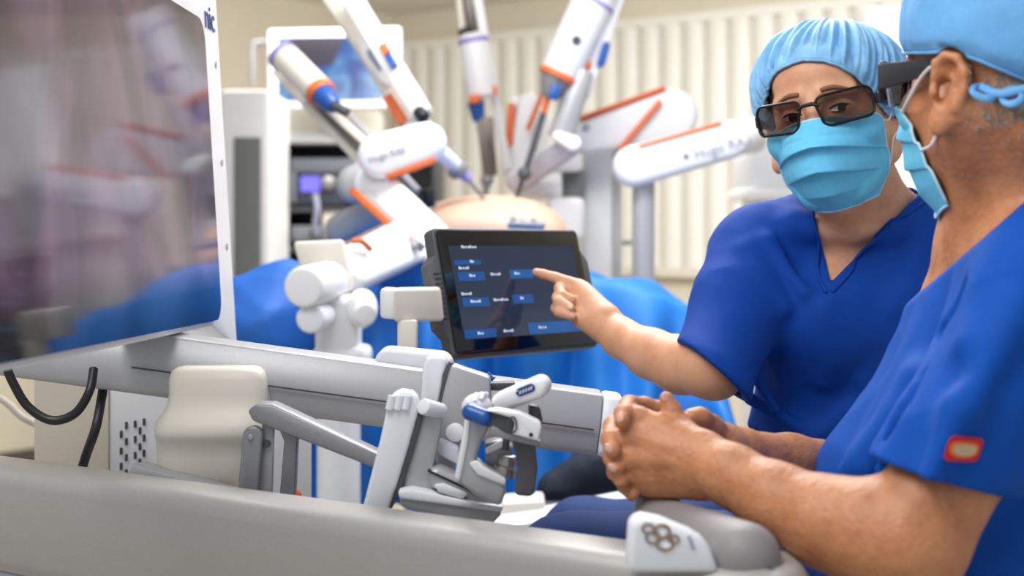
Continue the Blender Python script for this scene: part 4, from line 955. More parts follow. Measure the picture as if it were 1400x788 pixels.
def cap_mesh(name, H, Fd, Rv, cen, pole, phis, pleat, npl, clear, seed, bulge=0.0, nt_=180, nf=44, sharp=False):
    rg = np.random.RandomState(seed); pole = np.array(pole) / np.linalg.norm(pole)
    fx = np.array([0, 1, 0.]) - pole * pole[1]; fx /= np.linalg.norm(fx); lx = np.cross(fx, pole)
    th = np.linspace(0, 2 * np.pi, nt_, endpoint=False); co = []
    fr, sd, bk = [math.radians(a) for a in phis]
    c = np.cos(th); pm = np.where(c > 0, sd + (fr - sd) * c ** 2, sd + (bk - sd) * c ** 2)
    ph1, ph2, ph3 = rg.rand(3) * 6; jit = rg.randn(npl) * .5
    for j in range(nf):
        v = (j + .001) / (nf - 1); ph = pm * v
        dirs = np.sin(ph)[:, None] * (np.cos(th)[:, None] * fx + np.sin(th)[:, None] * lx) + np.cos(ph)[:, None] * pole
        r = 1 / np.sqrt(((dirs / np.array(Rv)) ** 2).sum(1))
        a = pleat * min(1, max(0, (v - .25) / .5)) * (1.0 if v < .97 else .5)
        wv = np.sin(npl * th + 1.5 * np.sin(3 * th + ph1) + 2.2 * np.sin(7 * th + ph2) + 1.2 * v * np.sin(5 * th)) + .5 * np.sin(1.7 * npl * th + 3 * np.sin(4 * th + ph3) + 2 * v)
        if sharp: wv = 1.2 - 1.9 * np.abs(np.sin(.5 * (npl * th + 1.5 * np.sin(3 * th + ph1) + 2.2 * np.sin(7 * th + ph2) + 1.4 * v * np.sin(5 * th)))) ** .8 + .5 * np.sin(1.9 * npl * th + 3 * np.sin(4 * th + ph3) + 5 * v)
        r = r * (1 + a * wv + bulge * np.sin(np.pi * min(1, v * 1.02)) ** 1.5 * (1 + .3 * np.sin(2 * th + ph1)) + .25 * pleat * np.sin(5 * th + 9 * v + ph2) * np.sin(7 * v + 3 * th))
        if v > .93: r = r * (1 - .05 * (v - .93) / .07)
        co.append(np.array(cen) + dirs * r[:, None])
    co.append(co[-1] * np.array([.97, .97, 1]) + np.array([0, 0, .004]))
    P = H.arr(np.concatenate(co)); P = Fd.push(P, clear)
    n = len(co); idx = np.arange(n * nt_).reshape(n, nt_); nx = np.roll(idx, -1, 1)
    q = np.stack([idx[:-1].ravel(), idx[1:].ravel(), nx[1:].ravel(), nx[:-1].ravel()], 1)
    return np_mesh(name, P, q), P[idx[-2]]
def mask_mesh(name, H, Fd, side, cen, pl=.005, push=.004):
    """side/cen: rows (v, L, F, U) and (v, F, U)"""
    nv, nu = 90, 61; sv = np.array(side); cv = np.array(cen); co = np.zeros((nv, nu, 3))
    for i in range(nv):
        v = i / (nv - 1); SL, SF, SU = [np.interp(v, sv[:, 0], sv[:, k]) for k in (1, 2, 3)]; CF, CU = [np.interp(v, cv[:, 0], cv[:, k]) for k in (1, 2)]
        # two pleats that fan open at the middle
        for j in range(nu):
            s = -1 + 2 * j / (nu - 1); a = abs(s); fan = (1 - a ** 1.6)
            saw = 0
            for v0 in (.36, .62):
                t = v - (v0 + .07 * (a - .4))
                if -.16 < t <= 0: saw += (1 + t / .16)
                elif 0 < t < .022: saw += 1 - t / .022
            k = math.sin(a * math.pi / 2)
            f = SF + (CF - SF) * max(0, 1 - a ** 2.1); l = SL * math.copysign(a ** .95, s)
            co[i, j] = (l, f + pl * saw * (.5 + .5 * fan), CU + (SU - CU) * a ** 1.7 - .002 * saw)
    P = Fd.push(H.arr(co.reshape(-1, 3)), push)
    idx = np.arange(nv * nu).reshape(nv, nu)
    q = np.stack([idx[:-1, :-1].ravel(), idx[1:, :-1].ravel(), idx[1:, 1:].ravel(), idx[:-1, 1:].ravel()], 1)
    return np_mesh(name, P, q), P.reshape(nv, nu, 3)
def thicken(o, t, off=0):
    m = o.modifiers.new('thick', 'SOLIDIFY'); m.thickness = t; m.offset = off
def glasses(root, H, mf, ml, wide=.071, half_h=.0185, front=.112, rimr=.0022, temple_h=.006, tip=-.012, temple_top=.004, wrap=.034, drop=0.0, rc=.010):
    pt = lambda l, u: H(l, front - wrap * (abs(l) / .075) ** 2, u)
    fr = None; rims = []
    for s in (-1, 1):
        l0, l1 = .0095, wide; uu = half_h; out = []
        crn = [(l0 + rc, uu * .82, rc, 135), (l1 - rc, uu * 1.0, rc, 45), (l1 - rc * 1.0, -uu * .8, rc, -45), (l0 + rc * 1.5, -uu * 1.0, rc, -135)]
        for (cx, cy, r, k0) in crn:
            for i in range(-3, 4):
                k = math.radians(k0 - i * 15); out.append((cx + r * math.cos(k) * (1 if k0 in (45, -45) else 1), (cy - math.copysign(r, cy)) + r * math.sin(k)))
        rims.append([pt(s * a, b_ + drop) for a, b_ in out])
    b = BM()
    for r in rims: tube(b, r, rimr * H.s, 8, closed=True)
    tube(b, [pt(-.014, .006 + drop), pt(-.006, .009 + drop), pt(.006, .009 + drop), pt(.014, .006 + drop)], rimr * 1.5 * H.s, 8)
    g = part('glasses', b, mf, root, 'dark wraparound glasses frame')
    for r in rims:
        b = BM(); prism(b, r, H.F * -.0012); part('lens', b, ml, g, smooth=0)
    for s in (-1, 1):
        b = BM(); pts = []
        hl = wide + .001
        fr = front - wrap * (hl / .075) ** 2
        prof = [(hl, fr, 1.0), (.0775, fr - .018, .95), (.080, .03, .75), (.0805, tip, .5)]
        top = []; bot = []
        for (l, f, k) in prof:
            top.append((s * l, f, temple_top + temple_h * k + drop)); bot.append((s * l, f, temple_top - temple_h * k + drop))
        prism(b, [H(*p) for p in top + bot[::-1]], H.L * (s * .003), 0.0008); part('temple', b, mf, g)
    return g
def legs(root, hipc, hips, knees, ankles, toe, label_m, seat_r=.13, thigh=.085):
    lo = np.min([P3(p) for p in hips + knees + ankles + [hipc]], 0) - .2; hi = np.max([P3(p) for p in hips + knees + ankles + [hipc]], 0) + .2
    Fd = Field(lo, hi, .009); Fd.add(ell(hipc, (.16, .14, .13)), .04)
    for h, k, a in zip(hips, knees, ankles):
        Fd.add(cap(h, k, thigh + .012, .066), .04); Fd.add(cap(k, a, .064, .056), .03)
    Fd.warp(wrinkle(.008, 12, 16))
    part('trousers', Fd.mesh('trousers'), label_m, root, smooth=180)
    for a in ankles:
        b = BM(); Fs = Field(P3(a) - .22, P3(a) + .22, .006); t = Vector(toe)
        Fs.add(cap(Vector((a.x, a.y, .05)) , Vector((a.x, a.y, .045)) + t * .16, .045, .04), .01); Fs.add(cap(Vector((a.x, a.y, .06)), a, .045, .05), .03)
        Fs.cut(halfspaces([((0, 0, .004), (0, 0, 1))], (a.x - .3, a.y - .3, -.1), (a.x + .3, a.y + .3, .0)), .004)
        b.free(); part('shoe', Fs.mesh('shoe'), M_black, root, smooth=180)
def stool(label, x, y, z):
    t = thing('stool', label, 'stool', (x, y, 0))
    b = BM(); cyl(b, (x, y, z - .07), (x, y, z), .175, .165, 40, .025, 4); part('seat', b, M_dgrey, t)
    b = BM(); cyl(b, (x, y, .08), (x, y, z - .07), .03, .026, 24); part('column', b, M_steel, t)
    for i in range(5):
        k = 2 * math.pi * i / 5; p = Vector((x + .26 * math.cos(k), y + .26 * math.sin(k), .06))
        b = BM(); bar(b, (x, y, .10), p, .022, .014, .005, hint=(-math.sin(k), math.cos(k), 0)); part('leg', b, M_dgrey, t)
        b = BM(); cyl(b, p + Vector((0, -.012, -.03)), p + Vector((0, .012, -.03)), .03, seg=16, bev=.005); part('castor', b, M_black, t)

# ================================================================== the woman
wo = thing('person', 'woman in royal blue scrubs, bouffant cap, mask and glasses pointing at the tablet', 'person', (0.5, 2.1, 0))
HW = Head((0.4405, 2.012, 1.2 + (300 - 153) / FPX * 1.95), (-.44, -.90, -.02), (-.20, -.02, .98), 1.08)
N = W(1178, 300, 2.08); SLw = W(1040, 350, 2.08); SRw = W(1322, 342, 2.12)
Ew = W(976, 503, 1.95)
arm_w = [(Ew, .041), (W(930, 499, 2.0), .0385), (W(890, 484, 2.04), .034), (W(850, 463, 2.09), .0275), (W(828, 442, 2.115), .0235)]
torso = [(ell(W(1180, 450, 2.09), (.155, .098, .17)), .03), (ell(W(1120, 440, 2.03), (.062, .06, .065)), .04), (ell(W(1238, 440, 2.04), (.062, .06, .065)), .04), (ell(W(1180, 610, 2.12), (.142, .10, .17)), .04),
         (cap(N, SLw, .052, .054), .03), (cap(N, SRw, .052, .054), .03)]
Bw = Field([-0.02, 1.86, 0.78], [0.76, 2.26, 1.47], .0031)
build_head(Bw, HW); build_ear(Bw, HW, 1); build_ear(Bw, HW, -1)
Bw.add(cap(HW(0, -.028, -.05), W(1180, 292, 2.085), .052, .060), .02)
Bw.add(cap(HW(.03, -.03, -.06), W(1232, 300, 2.07), .018, .02), .03); Bw.add(cap(HW(-.03, .0, -.075), W(1150, 310, 2.02), .014, .014), .03)
for p, k in torso: Bw.add(p, k)
Bw.add(cap(W(1150, 315, 2.01), W(1085, 312, 2.03), .012, .012), .02); Bw.add(cap(W(1172, 316, 2.01), W(1260, 312, 2.04), .012, .012), .02)
chain(Bw, [(SLw, .052), (Ew, .042)], .02); chain(Bw, arm_w, .012); chain(Bw, [(SRw, .052), (W(1350, 520, 2.08), .042)], .02)
# pointing hand: palm towards the camera, index straight, other fingers curled
D = 2.15
wr = W(828, 442, 2.115)
for (mx, my, md) in ((790, 394, 2.165), (795, 403, 2.163), (797, 416, 2.155), (797, 430, 2.145)):
    Bw.add(cap(wr, W(mx, my, md), .019, .0125), .012)
Bw.add(cap(W(826, 452, 2.105), W(792, 436, 2.135), .0165, .0125), .012); Bw.add(cap(W(828, 430, 2.115), W(800, 398, 2.16), .014, .010), .012)
chain(Bw, [(W(792, 391, 2.165), .0098), (W(759, 380, 2.178), .0082), (W(743, 375.5, 2.183), .0075), (W(733, 372.5, 2.187), .0064)], .003)
chain(Bw, [(W(797, 401, 2.163), .0098), (W(765, 394.5, 2.165), .0085)], .003); chain(Bw, [(W(765, 394.5, 2.165), .0085), (W(768, 404, 2.145), .0078), (W(782, 410, 2.14), .007)], .003)
chain(Bw, [(W(797, 414, 2.158), .0095), (W(762, 407, 2.155), .0084), (W(764, 413, 2.135), .0080), (W(780, 421, 2.125), .0068)], .003)
chain(Bw, [(W(796, 428, 2.15), .009), (W(760, 422, 2.145), .0078), (W(764, 427, 2.128), .0074), (W(783, 433, 2.12), .0064)], .003)
chain(Bw, [(W(815, 422, 2.13), .013), (W(798, 402, 2.178), .0105), (W(780, 393, 2.19), .0085)], .006)
bw = part('body', Bw.mesh('body'), M_skin_w, wo, smooth=180)
# nails
for (a, dr_, nn_) in ((W(779.5, 420.5, 2.1175), W(784, 423, 2.12) - W(772, 417, 2.13), Vector((.1, -1, .15))), (W(782.5, 432, 2.113), W(786, 434, 2.12) - W(775, 429, 2.12), Vector((.1, -1, .1)))):
    u_, n_, w__ = frame(dr_, nn_); b = BM(); sphere(b, a, .0048, 12, (1, .3, .75), Matrix((u_, n_, w__)).transposed()); part('fingernail', b, mat('nail', (232, 180, 165), .25), wo, smooth=180)

Gw = Field([0.2, 1.86, 0.72], [0.80, 2.30, 1.36], .0033)
for p, k in torso: Gw.add(p, k, .011)
Gw.add(ell(W(1180, 640, 2.12), (.155, .115, .16)), .05)
cuffc = W(968, 503, 1.955); sdir = Vector((-.72, -.18, -.68)).normalized()
Gw.add(cap(SLw, SLw.lerp(Ew, 1.12), .066, .060), .03); Gw.add(cap(SRw, W(1350, 520, 2.08), .064, .06), .03)
Gw.add(cap(W(1150, 315, 2.01), W(1085, 312, 2.03), .012, .012), .02, .011); Gw.add(cap(W(1172, 316, 2.01), W(1260, 312, 2.04), .012, .012), .02, .011)
Gw.add(cap(HW(.03, -.03, -.06), W(1232, 300, 2.07), .018, .02), .03, .008)
Gw.warp(wrinkle(.0095, 21, 15))
fold = lambda F_, a, c, r, k=.02: F_.add(cap(W(*a), W(*c), r, r * .6), k)
for a, c, r in (((1020, 345, 2.012), (1070, 420, 1.975), .006), ((1050, 330, 2.01), (1100, 400, 1.975), .005), ((1005, 470, 1.99), (1060, 560, 2.0), .008), ((1290, 300, 2.04), (1220, 420, 1.98), .008), ((1260, 330, 2.02), (1180, 520, 1.99), .006), ((1245, 400, 1.985), (1165, 560, 2.0), .006), ((1025, 545, 2.03), (1100, 590, 2.02), .009), ((1130, 420, 1.968), (1125, 520, 2.0), .004), ((1200, 540, 1.99), (1110, 600, 2.02), .008)):
    Gw.add(cap(W(*a), W(*c), r, r * .7), .025)
Gw.cut(halfspaces([(W(972, 508, 1.95), -Vector((-.66, -.1, -.70)))], W(860, 620, 1.85), W(1022, 440, 2.2)), .003)
Gw.cut(cap(SLw.lerp(Ew, .80), Ew.lerp(SLw, -.25), .047, .047), .003)
Gw.cut(halfspaces([((0, 0, 0.80), (0, 0, 1))], (0.1, 1.7, 0.6), (0.9, 2.4, .80)), .004)
# V neck
Vv, VL, VR = W(1136, 386, 1.96), W(1106, 262, 2.06), W(1249, 272, 2.06)
def plane_n(p, q, through, want):
    n = (Vector(q) - Vector(p)).cross(Vector(through) - Vector((0, 0, HC))); return n if n.dot(Vector(want)) > 0 else -n
vd = Vector((.57, 1.96, -.02))
nL = plane_n(Vv, VL, W(1120, 330, 2.0), (-1, 0, 0)); nR = plane_n(Vv, VR, W(1190, 330, 2.0), (1, 0, 0))
Gw.cut(halfspaces([(Vv, nL), (Vv, nR), ((0, 2.09, 0), (0, 1, 0))], W(1090, 400, 1.8), Vector((.75, 2.12, 1.36))), .003)
Gw.cut(cap(W(1176, 215, 2.07), W(1178, 283, 2.09), .066, .071), .004)
part('scrub_top', Gw.mesh('scrub_top'), M_scrub_w, wo, smooth=180)
# neckline band, snapped on the cloth
def band(F_, pts, r, m, name, root, lift=.001):
    P = F_.snap(np.array([p[:] for p in catmull(pts, 10)]), lift); b = BM(); tube(b, [Vector(p) for p in P], r, 8); return part(name, b, m, root, smooth=180)
offn = lambda p, s: p + Vector((s, 0, 0))
band(Gw, [offn(VL, -.008) + Vector((0, -.05, 0)), W(1114, 320, 1.99), offn(Vv, -.004) + Vector((0, 0, -.006))], .0022, M_scrub_w, 'neckband', wo)
band(Gw, [offn(VR, .010) + Vector((0, -.04, 0)), W(1200, 325, 2.0), offn(Vv, .004) + Vector((0, 0, -.006))], .0022, M_scrub_w, 'neckband', wo)
# head things
cm, edge = cap_mesh('bouffant_cap', HW, Bw, (.094, .114, .086), (0, -.016, .034), (.13, -.36, .93), (97, 124, 120), .05, 30, .004, 3, bulge=.05, nt_=480, sharp=True)
cp = part('bouffant_cap', cm, M_cap_w, wo, 'gathered light blue bouffant cap', smooth=180); thicken(cp, .001)
b = BM(); tube(b, [Vector(p) for p in edge[::3]], .0022, 6, closed=True); part('cap_elastic', b, M_cap_w, cp, smooth=180)
side = [(0, .070, .045, -.020), (.3, .069, .040, -.045), (.55, .066, .030, -.068), (.75, .060, .022, -.086), (1, .044, .022, -.112)]
cen = [(0, .116, -.010), (.14, .126, -.030), (.35, .130, -.045), (.6, .122, -.075), (.82, .104, -.105), (1, .068, -.124)]
mm, MP = mask_mesh('face_mask', HW, Bw, side, cen, pl=.0085)
mk = part('face_mask', mm, M_mask, wo, 'pleated light blue surgical mask', smooth=180); thicken(mk, .0012)
for nm, row in (('mask_top_edge', MP[1]), ('mask_bottom_edge', MP[-2])):
    b = BM(); tube(b, [Vector(p) for p in row], .0016, 6, flat=None); part(nm, b, M_mask_e, mk, smooth=180)
for s, col in ((1, MP[:, -1]), (-1, MP[:, 0])):
    b = BM(); tube(b, [Vector(p) for p in col[::3]], .0016, 6); part('mask_side_edge', b, M_mask_e, mk, smooth=180)
    for i0 in (2, -3):
        P = np.array([Vector(p)[:] for p in catmull([Vector(col[i0]), HW(s * .074, .02, -.02 if i0 == 2 else -.045), HW(s * .080, -.008, .012 if i0 == 2 else -.04)], 6)]); P = Bw.push(P, .0015)
        b = BM(); tube(b, [Vector(p) for p in P], .0014, 6); part('ear_loop', b, M_loop, mk, smooth=180)
def eyes(H, F_, root, look):
    for s in (-1, 1):
        base = Vector(F_.snap(H.arr(np.array([(s * .0325, .10, -.0015)])), 0)[0]); fo = (H.F + H.L * (s * .18)).normalized(); up = (H.U - fo * H.U.dot(fo)).normalized(); sd = up.cross(fo)
        th_ = [2 * math.pi * i / 28 for i in range(28)]; k_ = H.s
        def pt(x, y, lift): return base + k_ * (sd * x + up * y + fo * (lift - (x * x + y * y) / .030))
        def lid(x, w_, h): return h * max(0, 1 - (x / w_) ** 2) ** .75
        def disc(w_, up_, dn, lift, cx=0.0, clip=None):
            t = BM(); o_ = []
            for k in th_:
                x, y = cx + w_ * math.cos(k), (up_ if math.sin(k) > 0 else dn) * math.sin(k)
                if clip: y = max(-lid(x, *clip[:2]) * clip[2], min(lid(x, *clip[:2]), y))
                o_.append(t.verts.new(pt(x, y, lift)))
            c_ = t.verts.new(pt(cx, 0, lift + .0004))
            for i in range(28): t.faces.new((o_[i], o_[(i + 1) % 28], c_))
            return t
        e = part('eye', disc(.0140, .0048, .0034, .0016, 0, (.0142, .0048, .7)), M_eye, root, smooth=180)
        part('iris', disc(.0058, .0058, .0058, .0021, look, (.0142, .0047, .7)), M_iris, e, smooth=180)
        b = BM(); P = [pt(x, lid(x, .0150, .0050), .0022) for x in np.linspace(-.0148, .0148, 15)]; tube(b, P, [.0006 + .0011 * math.sin(math.pi * i / 14) for i in range(15)], 6); part('upper_lashes', b, M_lash, e, smooth=180)
        b = BM(); P = [pt(x, -lid(x, .0150, .0036), .0018) for x in np.linspace(-.0145, .0145, 15)]; tube(b, P, .0005, 6); part('lower_lashes', b, M_lash, e, smooth=180)
        P = F_.snap(H.arr(np.array([(s * (.014 + .038 * t), .10, .0195 + .0085 * math.sin(math.pi * (.15 + .7 * t)) - .006 * t) for t in np.linspace(0, 1, 14)])), .0006)
        b = BM(); tube(b, [Vector(p) for p in P], [.0014 + .0020 * math.sin(math.pi * min(1, .25 + .75 * t)) for t in np.linspace(0, 1, 14)], 8); part('eyebrow', b, M_brow, root, smooth=180)
eyes(HW, Bw, wo, .003)
glasses(wo, HW, M_frame, M_lens, wide=.072, half_h=.0205, front=.119, rimr=.0017, temple_h=.0065, drop=-.002)
# seated on a stool, legs towards the console
legs(wo, Vector((.56, 2.14, .70)), [Vector((.50, 2.06, .70)), Vector((.50, 2.24, .70))], [W(780, 770, 1.98), W(800, 740, 2.3)], [Vector((.12, 1.98, .12)), Vector((.16, 2.3, .12))], (-1, 0, 0), M_trous)
stool('grey stool under the woman, hidden behind the console', .58, 2.14, .555)

# ================================================================== the man
ma = thing('person', 'man seen from behind his left shoulder, blue scrubs and cap, hands clasped', 'person', (0.5, 1.42, 0))
HM = Head((0.469, 1.396, 1.2 + (300 - 106) / FPX * 1.41), (-.39, .92, -.02), (0.0, .0, 1), 1.0)
Nb = W(1388, 325, 1.46); SLm = W(1448, 385, 1.29); SRm = W(1398, 425, 1.62)
Em = W(1243, 741, 1.245)
Bm = Field([0.05, 1.10, 0.80], [0.78, 1.82, 1.43], .003)
build_head(Bm, HM, True); build_ear(Bm, HM, 1, .008)
Bm.add(cap(HM(0, -.035, -.04), Nb, .060, .066), .02); Bm.add(cap(HM(.0, -.06, -.02), W(1420, 290, 1.43), .05, .055), .03)
Bm.add(cap(HM(.062, -.03, -.045), W(1318, 352, 1.45), .013, .012), .03)
torso_m = [(ell(W(1425, 495, 1.46), (.125, .16, .17)), .03), (cap(Nb, SLm, .055, .06), .04), (cap(Nb, SRm, .055, .06), .04), (ell(Vector((.47, 1.46, .90)), (.125, .16, .16)), .05)]
for p, k in torso_m: Bm.add(p, k)
arm_m = [(SLm, .047), (SLm.lerp(Em, .6), .0455), (Em, .047)]
chain(Bm, arm_m, .02)
chain(Bm, [(Em, .047), (W(1190, 730, 1.262), .045), (W(1130, 714, 1.285), .0385), (W(1060, 685, 1.318), .0325), (W(1000, 650, 1.35), .0265), (W(968, 632, 1.37), .024)], .015)
chain(Bm, [(SRm, .055), (W(1230, 690, 1.62), .045)], .02)
chain(Bm, [(W(1230, 690, 1.62), .043), (W(1150, 648, 1.575), .034), (W(1080, 632, 1.53), .028), (W(1010, 618, 1.485), .023), (W(985, 612, 1.47), .022)], .012)
# left hand, back towards the camera
wl = W(968, 632, 1.37)
kn = [W(872, 572, 1.405), W(861, 597, 1.395), W(864, 627, 1.39), W(876, 650, 1.392)]
wofs = [W(962, 612, 1.375), W(964, 625, 1.37), W(964, 638, 1.367), W(960, 650, 1.37)]
for a, k_ in zip(wofs, kn): Bm.add(cap(a, k_, .0155, .0118), .012)
for a, k_ in zip(wofs, kn): Bm.add(cap(a.lerp(k_, .45) + Vector((0, -.0135, .002)), k_ + Vector((.004, -.0095, .001)), .0022, .0034), .006)
for k_ in kn: Bm.add(ell(k_ + Vector((-.001, -.006, .001)), (.0095, .0085, .0098)), .006)
Bm.add(cap(W(960, 660, 1.375), W(890, 661, 1.395), .017, .0135), .012)
for k_, (ex, ey) in zip(kn, ((850, 590), (846, 615), (852, 640), (866, 660))):
    chain(Bm, [(k_, .0105), (W(ex - 2, ey, 1.43), .0092), (W(ex + 14, ey + 4, 1.46), .0085), (W(ex + 30, ey + 4, 1.465), .0075)], .004)
# left thumb standing up
chain(Bm, [(W(956, 611, 1.375), .0155), (W(940, 597, 1.39), .0122), (W(929, 581, 1.40), .0100), (W(918, 561, 1.405), .0088), (W(911, 545, 1.405), .0070)], .005)
Bm.add(cap(W(934, 596, 1.395), W(900, 592, 1.40), .010, .010), .012)
# right hand behind, fingers over the left knuckles, thumb on top
wr_ = W(985, 612, 1.47)
for (x, y, d_) in ((903, 566, 1.455), (898, 590, 1.47), (898, 615, 1.475), (902, 640, 1.47)): Bm.add(cap(wr_, W(x, y, d_), .019, .012), .012)
chain(Bm, [(W(905, 563, 1.455), .0105), (W(880, 556, 1.445), .0095), (W(860, 554, 1.425), .0092), (W(852, 566, 1.395), .0085), (W(850, 577, 1.38), .0074)], .004)
chain(Bm, [(W(898, 588, 1.47), .0105), (W(850, 574, 1.445), .0095), (W(838, 583, 1.425), .0094), (W(834, 600, 1.395), .0088), (W(838, 616, 1.378), .0076)], .004)
chain(Bm, [(W(898, 612, 1.475), .0105), (W(850, 604, 1.45), .0095), (W(838, 613, 1.425), .0092), (W(837, 626, 1.395), .0086), (W(843, 641, 1.380), .0074)], .004)
chain(Bm, [(W(900, 630, 1.475), .0105), (W(858, 630, 1.45), .009), (W(842, 634, 1.425), .0088), (W(842, 645, 1.398), .0084), (W(850, 658, 1.382), .0074)], .004)
chain(Bm, [(W(902, 645, 1.47), .0095), (W(870, 650, 1.445), .0085), (W(854, 653, 1.42), .0082), (W(855, 664, 1.400), .0078), (W(864, 677, 1.388), .0066)], .004)
chain(Bm, [(W(985, 604, 1.465), .0165), (W(972, 585, 1.45), .0125), (W(957, 573, 1.435), .0108), (W(945, 571, 1.428), .0090)], .006)
bm_ = part('body', Bm.mesh('body'), M_skin_m, ma, smooth=180)
M_nail_m = mat('nail_tan', (222, 170, 148), .25)
for (a, q, hint) in (((849, 574, 1.378), (850, 584, 1.375), (-.5, -1, .2)), ((833.5, 614, 1.374), (840, 622, 1.372), (-.6, -1, .1)), ((838.5, 640, 1.376), (846, 646, 1.374), (-.7, -1, -.1)), ((941.5, 569.5, 1.422), (936, 569, 1.42), (-.2, -1, .5)), ((909.5, 544, 1.40), (907, 538, 1.40), (-.1, -.9, .5))):
    u_, n_, w__ = frame(W(*q) - W(*a), hint); p_ = Bm.snap(np.array([W(*a)[:]]), .0002)[0]
    b = BM(); sphere(b, Vector(p_), .0052, 12, (1, .25, .75), Matrix((u_, n_, w__)).transposed()); part('fingernail', b, M_nail_m, ma, smooth=180)

Gm = Field([0.22, 1.10, 0.72], [0.80, 1.86, 1.30], .0033)
for p, k in torso_m: Gm.add(p, k, .013)
Gm.add(cap(W(1342, 440, 1.48), W(1252, 655, 1.47), .05, .082), .05); Gm.add(cap(W(1360, 420, 1.55), W(1275, 655, 1.56), .05, .08), .05)
Gm.add(ell(Vector((.46, 1.46, .86)), (.15, .175, .16)), .05)
Gm.add(cap(SLm, Em, .066, .0595), .03); Gm.add(cap(SRm, W(1265, 660, 1.62), .062, .055), .03)
Gm.warp(wrinkle(.0095, 33, 13))
for a, c, r in (((1400, 330, 1.29), (1330, 470, 1.235), .016), ((1360, 340, 1.35), (1265, 560, 1.32), .018), ((1395, 420, 1.225), (1320, 560, 1.2), .010), ((1330, 400, 1.40), (1240, 560, 1.38), .010), ((1290, 430, 1.42), (1180, 620, 1.40), .014), ((1255, 520, 1.37), (1185, 640, 1.37), .013), ((1310, 560, 1.2), (1270, 655, 1.19), .008), ((1235, 580, 1.36), (1160, 650, 1.39), .007)):
    Gm.add(cap(W(*a), W(*c), r, r * .7), .03)
for a, c, r, dd in (((1320, 395), (1288, 455), .003, .002), ((1288, 455), (1222, 610), .003, .001)):
    Q = []
    for t_ in np.linspace(0, 1, 7):                            # follow the cloth surface
        x_, y_ = a[0] + (c[0] - a[0]) * t_, a[1] + (c[1] - a[1]) * t_; o_ = np.array([0, 0, HC]); dv = np.array(W(x_, y_, 1.0)[:]) - o_; s_ = 1.05
        for _ in range(60): s_ += max(float(Gm.sample((o_ + dv * s_)[None])[0]), .0005) * .8
        Q.append(o_ + dv * (s_ + dd))
    for q0, q1 in zip(Q[:-1], Q[1:]): Gm.cut(cap(q0, q1, r, r), .018)
Gm.cut(halfspaces([(W(1290, 661, 1.2), -Vector((-.26, 0, -.96))), ((.36, 1.29, 0), (.2, 1, 0)), ((.47, 0, 0), (1, 0, 0))], Vector((.22, 1.0, .80)), Vector((.48, 1.42, .99))), .003)
Gm.cut(cap(SLm.lerp(Em, .80), Em.lerp(SLm, -.2), .0515, .0515), .003)
Gm.cut(halfspaces([((0, 0, .78), (0, 0, 1))], (0.1, 1.0, .6), (0.9, 1.9, .78)), .004)
Gm.cut(cap(W(1395, 200, 1.43), W(1388, 318, 1.46), .075, .076), .004)
A_, B2 = W(1307, 356, 1.47), W(1404, 271, 1.40); nn_ = (B2 - A_).cross(Vector((.25, .96, -.05))); nn_ = nn_ if nn_.z > 0 else -nn_
Gm.cut(halfspaces([(A_, -nn_), ((0, 1.62, 0), (0, 1, 0))], Vector((.38, 1.28, 1.10)), Vector((.58, 1.64, 1.30))), .003)
Gm.cut(cap(W(1290, 345, 1.53), W(1292, 405, 1.50), .022, .008), .004)
part('scrub_top', Gm.mesh('scrub_top'), M_scrub_m, ma, smooth=180)
# red woven label on the sleeve
pc = Vector(Gm.snap(np.array([W(1341, 629, 1.17)[:]]), .0008)[0]); gn = Vector(Gm.grad(np.array([pc[:]]))[0])
ux = (W(1365, 635, 1.19) - W(1315, 621, 1.19)); ux = (ux - gn * ux.dot(gn)).normalized(); uy = gn.cross(ux)
def label_layer(fx, lift):
    pts = [pc + ux * a + uy * c_ for a, c_ in fx]; P = Gm.snap(np.array([p[:] for p in pts]), lift); t = BM(); o_ = [t.verts.new(p) for p in P]; c0 = t.verts.new(Gm.snap(np.array([pc[:]]), lift)[0])
    for i in range(len(o_)): t.faces.new((o_[i], o_[(i + 1) % len(o_)], c0))
    g = bmesh.ops.extrude_face_region(t, geom=list(t.faces)); bmesh.ops.translate(t, verts=[v for v in g['geom'] if isinstance(v, bmesh.types.BMVert)], vec=gn * .0006); return t
def rr(hx, hy, r, p=6): return [(math.copysign(abs(math.cos(k)) ** (2 / p), math.cos(k)) * hx, math.copysign(abs(math.sin(k)) ** (2 / p), math.sin(k)) * hy) for k in [2 * math.pi * i / 40 for i in range(40)]]
lb = part('sleeve_label', label_layer(rr(.0185, .0108, 0), .0014), mat('label_red', (206, 24, 40), .7), ma, 'small red woven label on the sleeve', smooth=30)
part('label_border', label_layer(rr(.0148, .0072, 0, 3), .0022), mat('label_orange', (236, 120, 60), .7), lb, smooth=30)
part('label_oval', label_layer(rr(.0118, .0050, 0, 2.4), .003), mat('label_beige', (204, 182, 150), .7), lb, smooth=30)
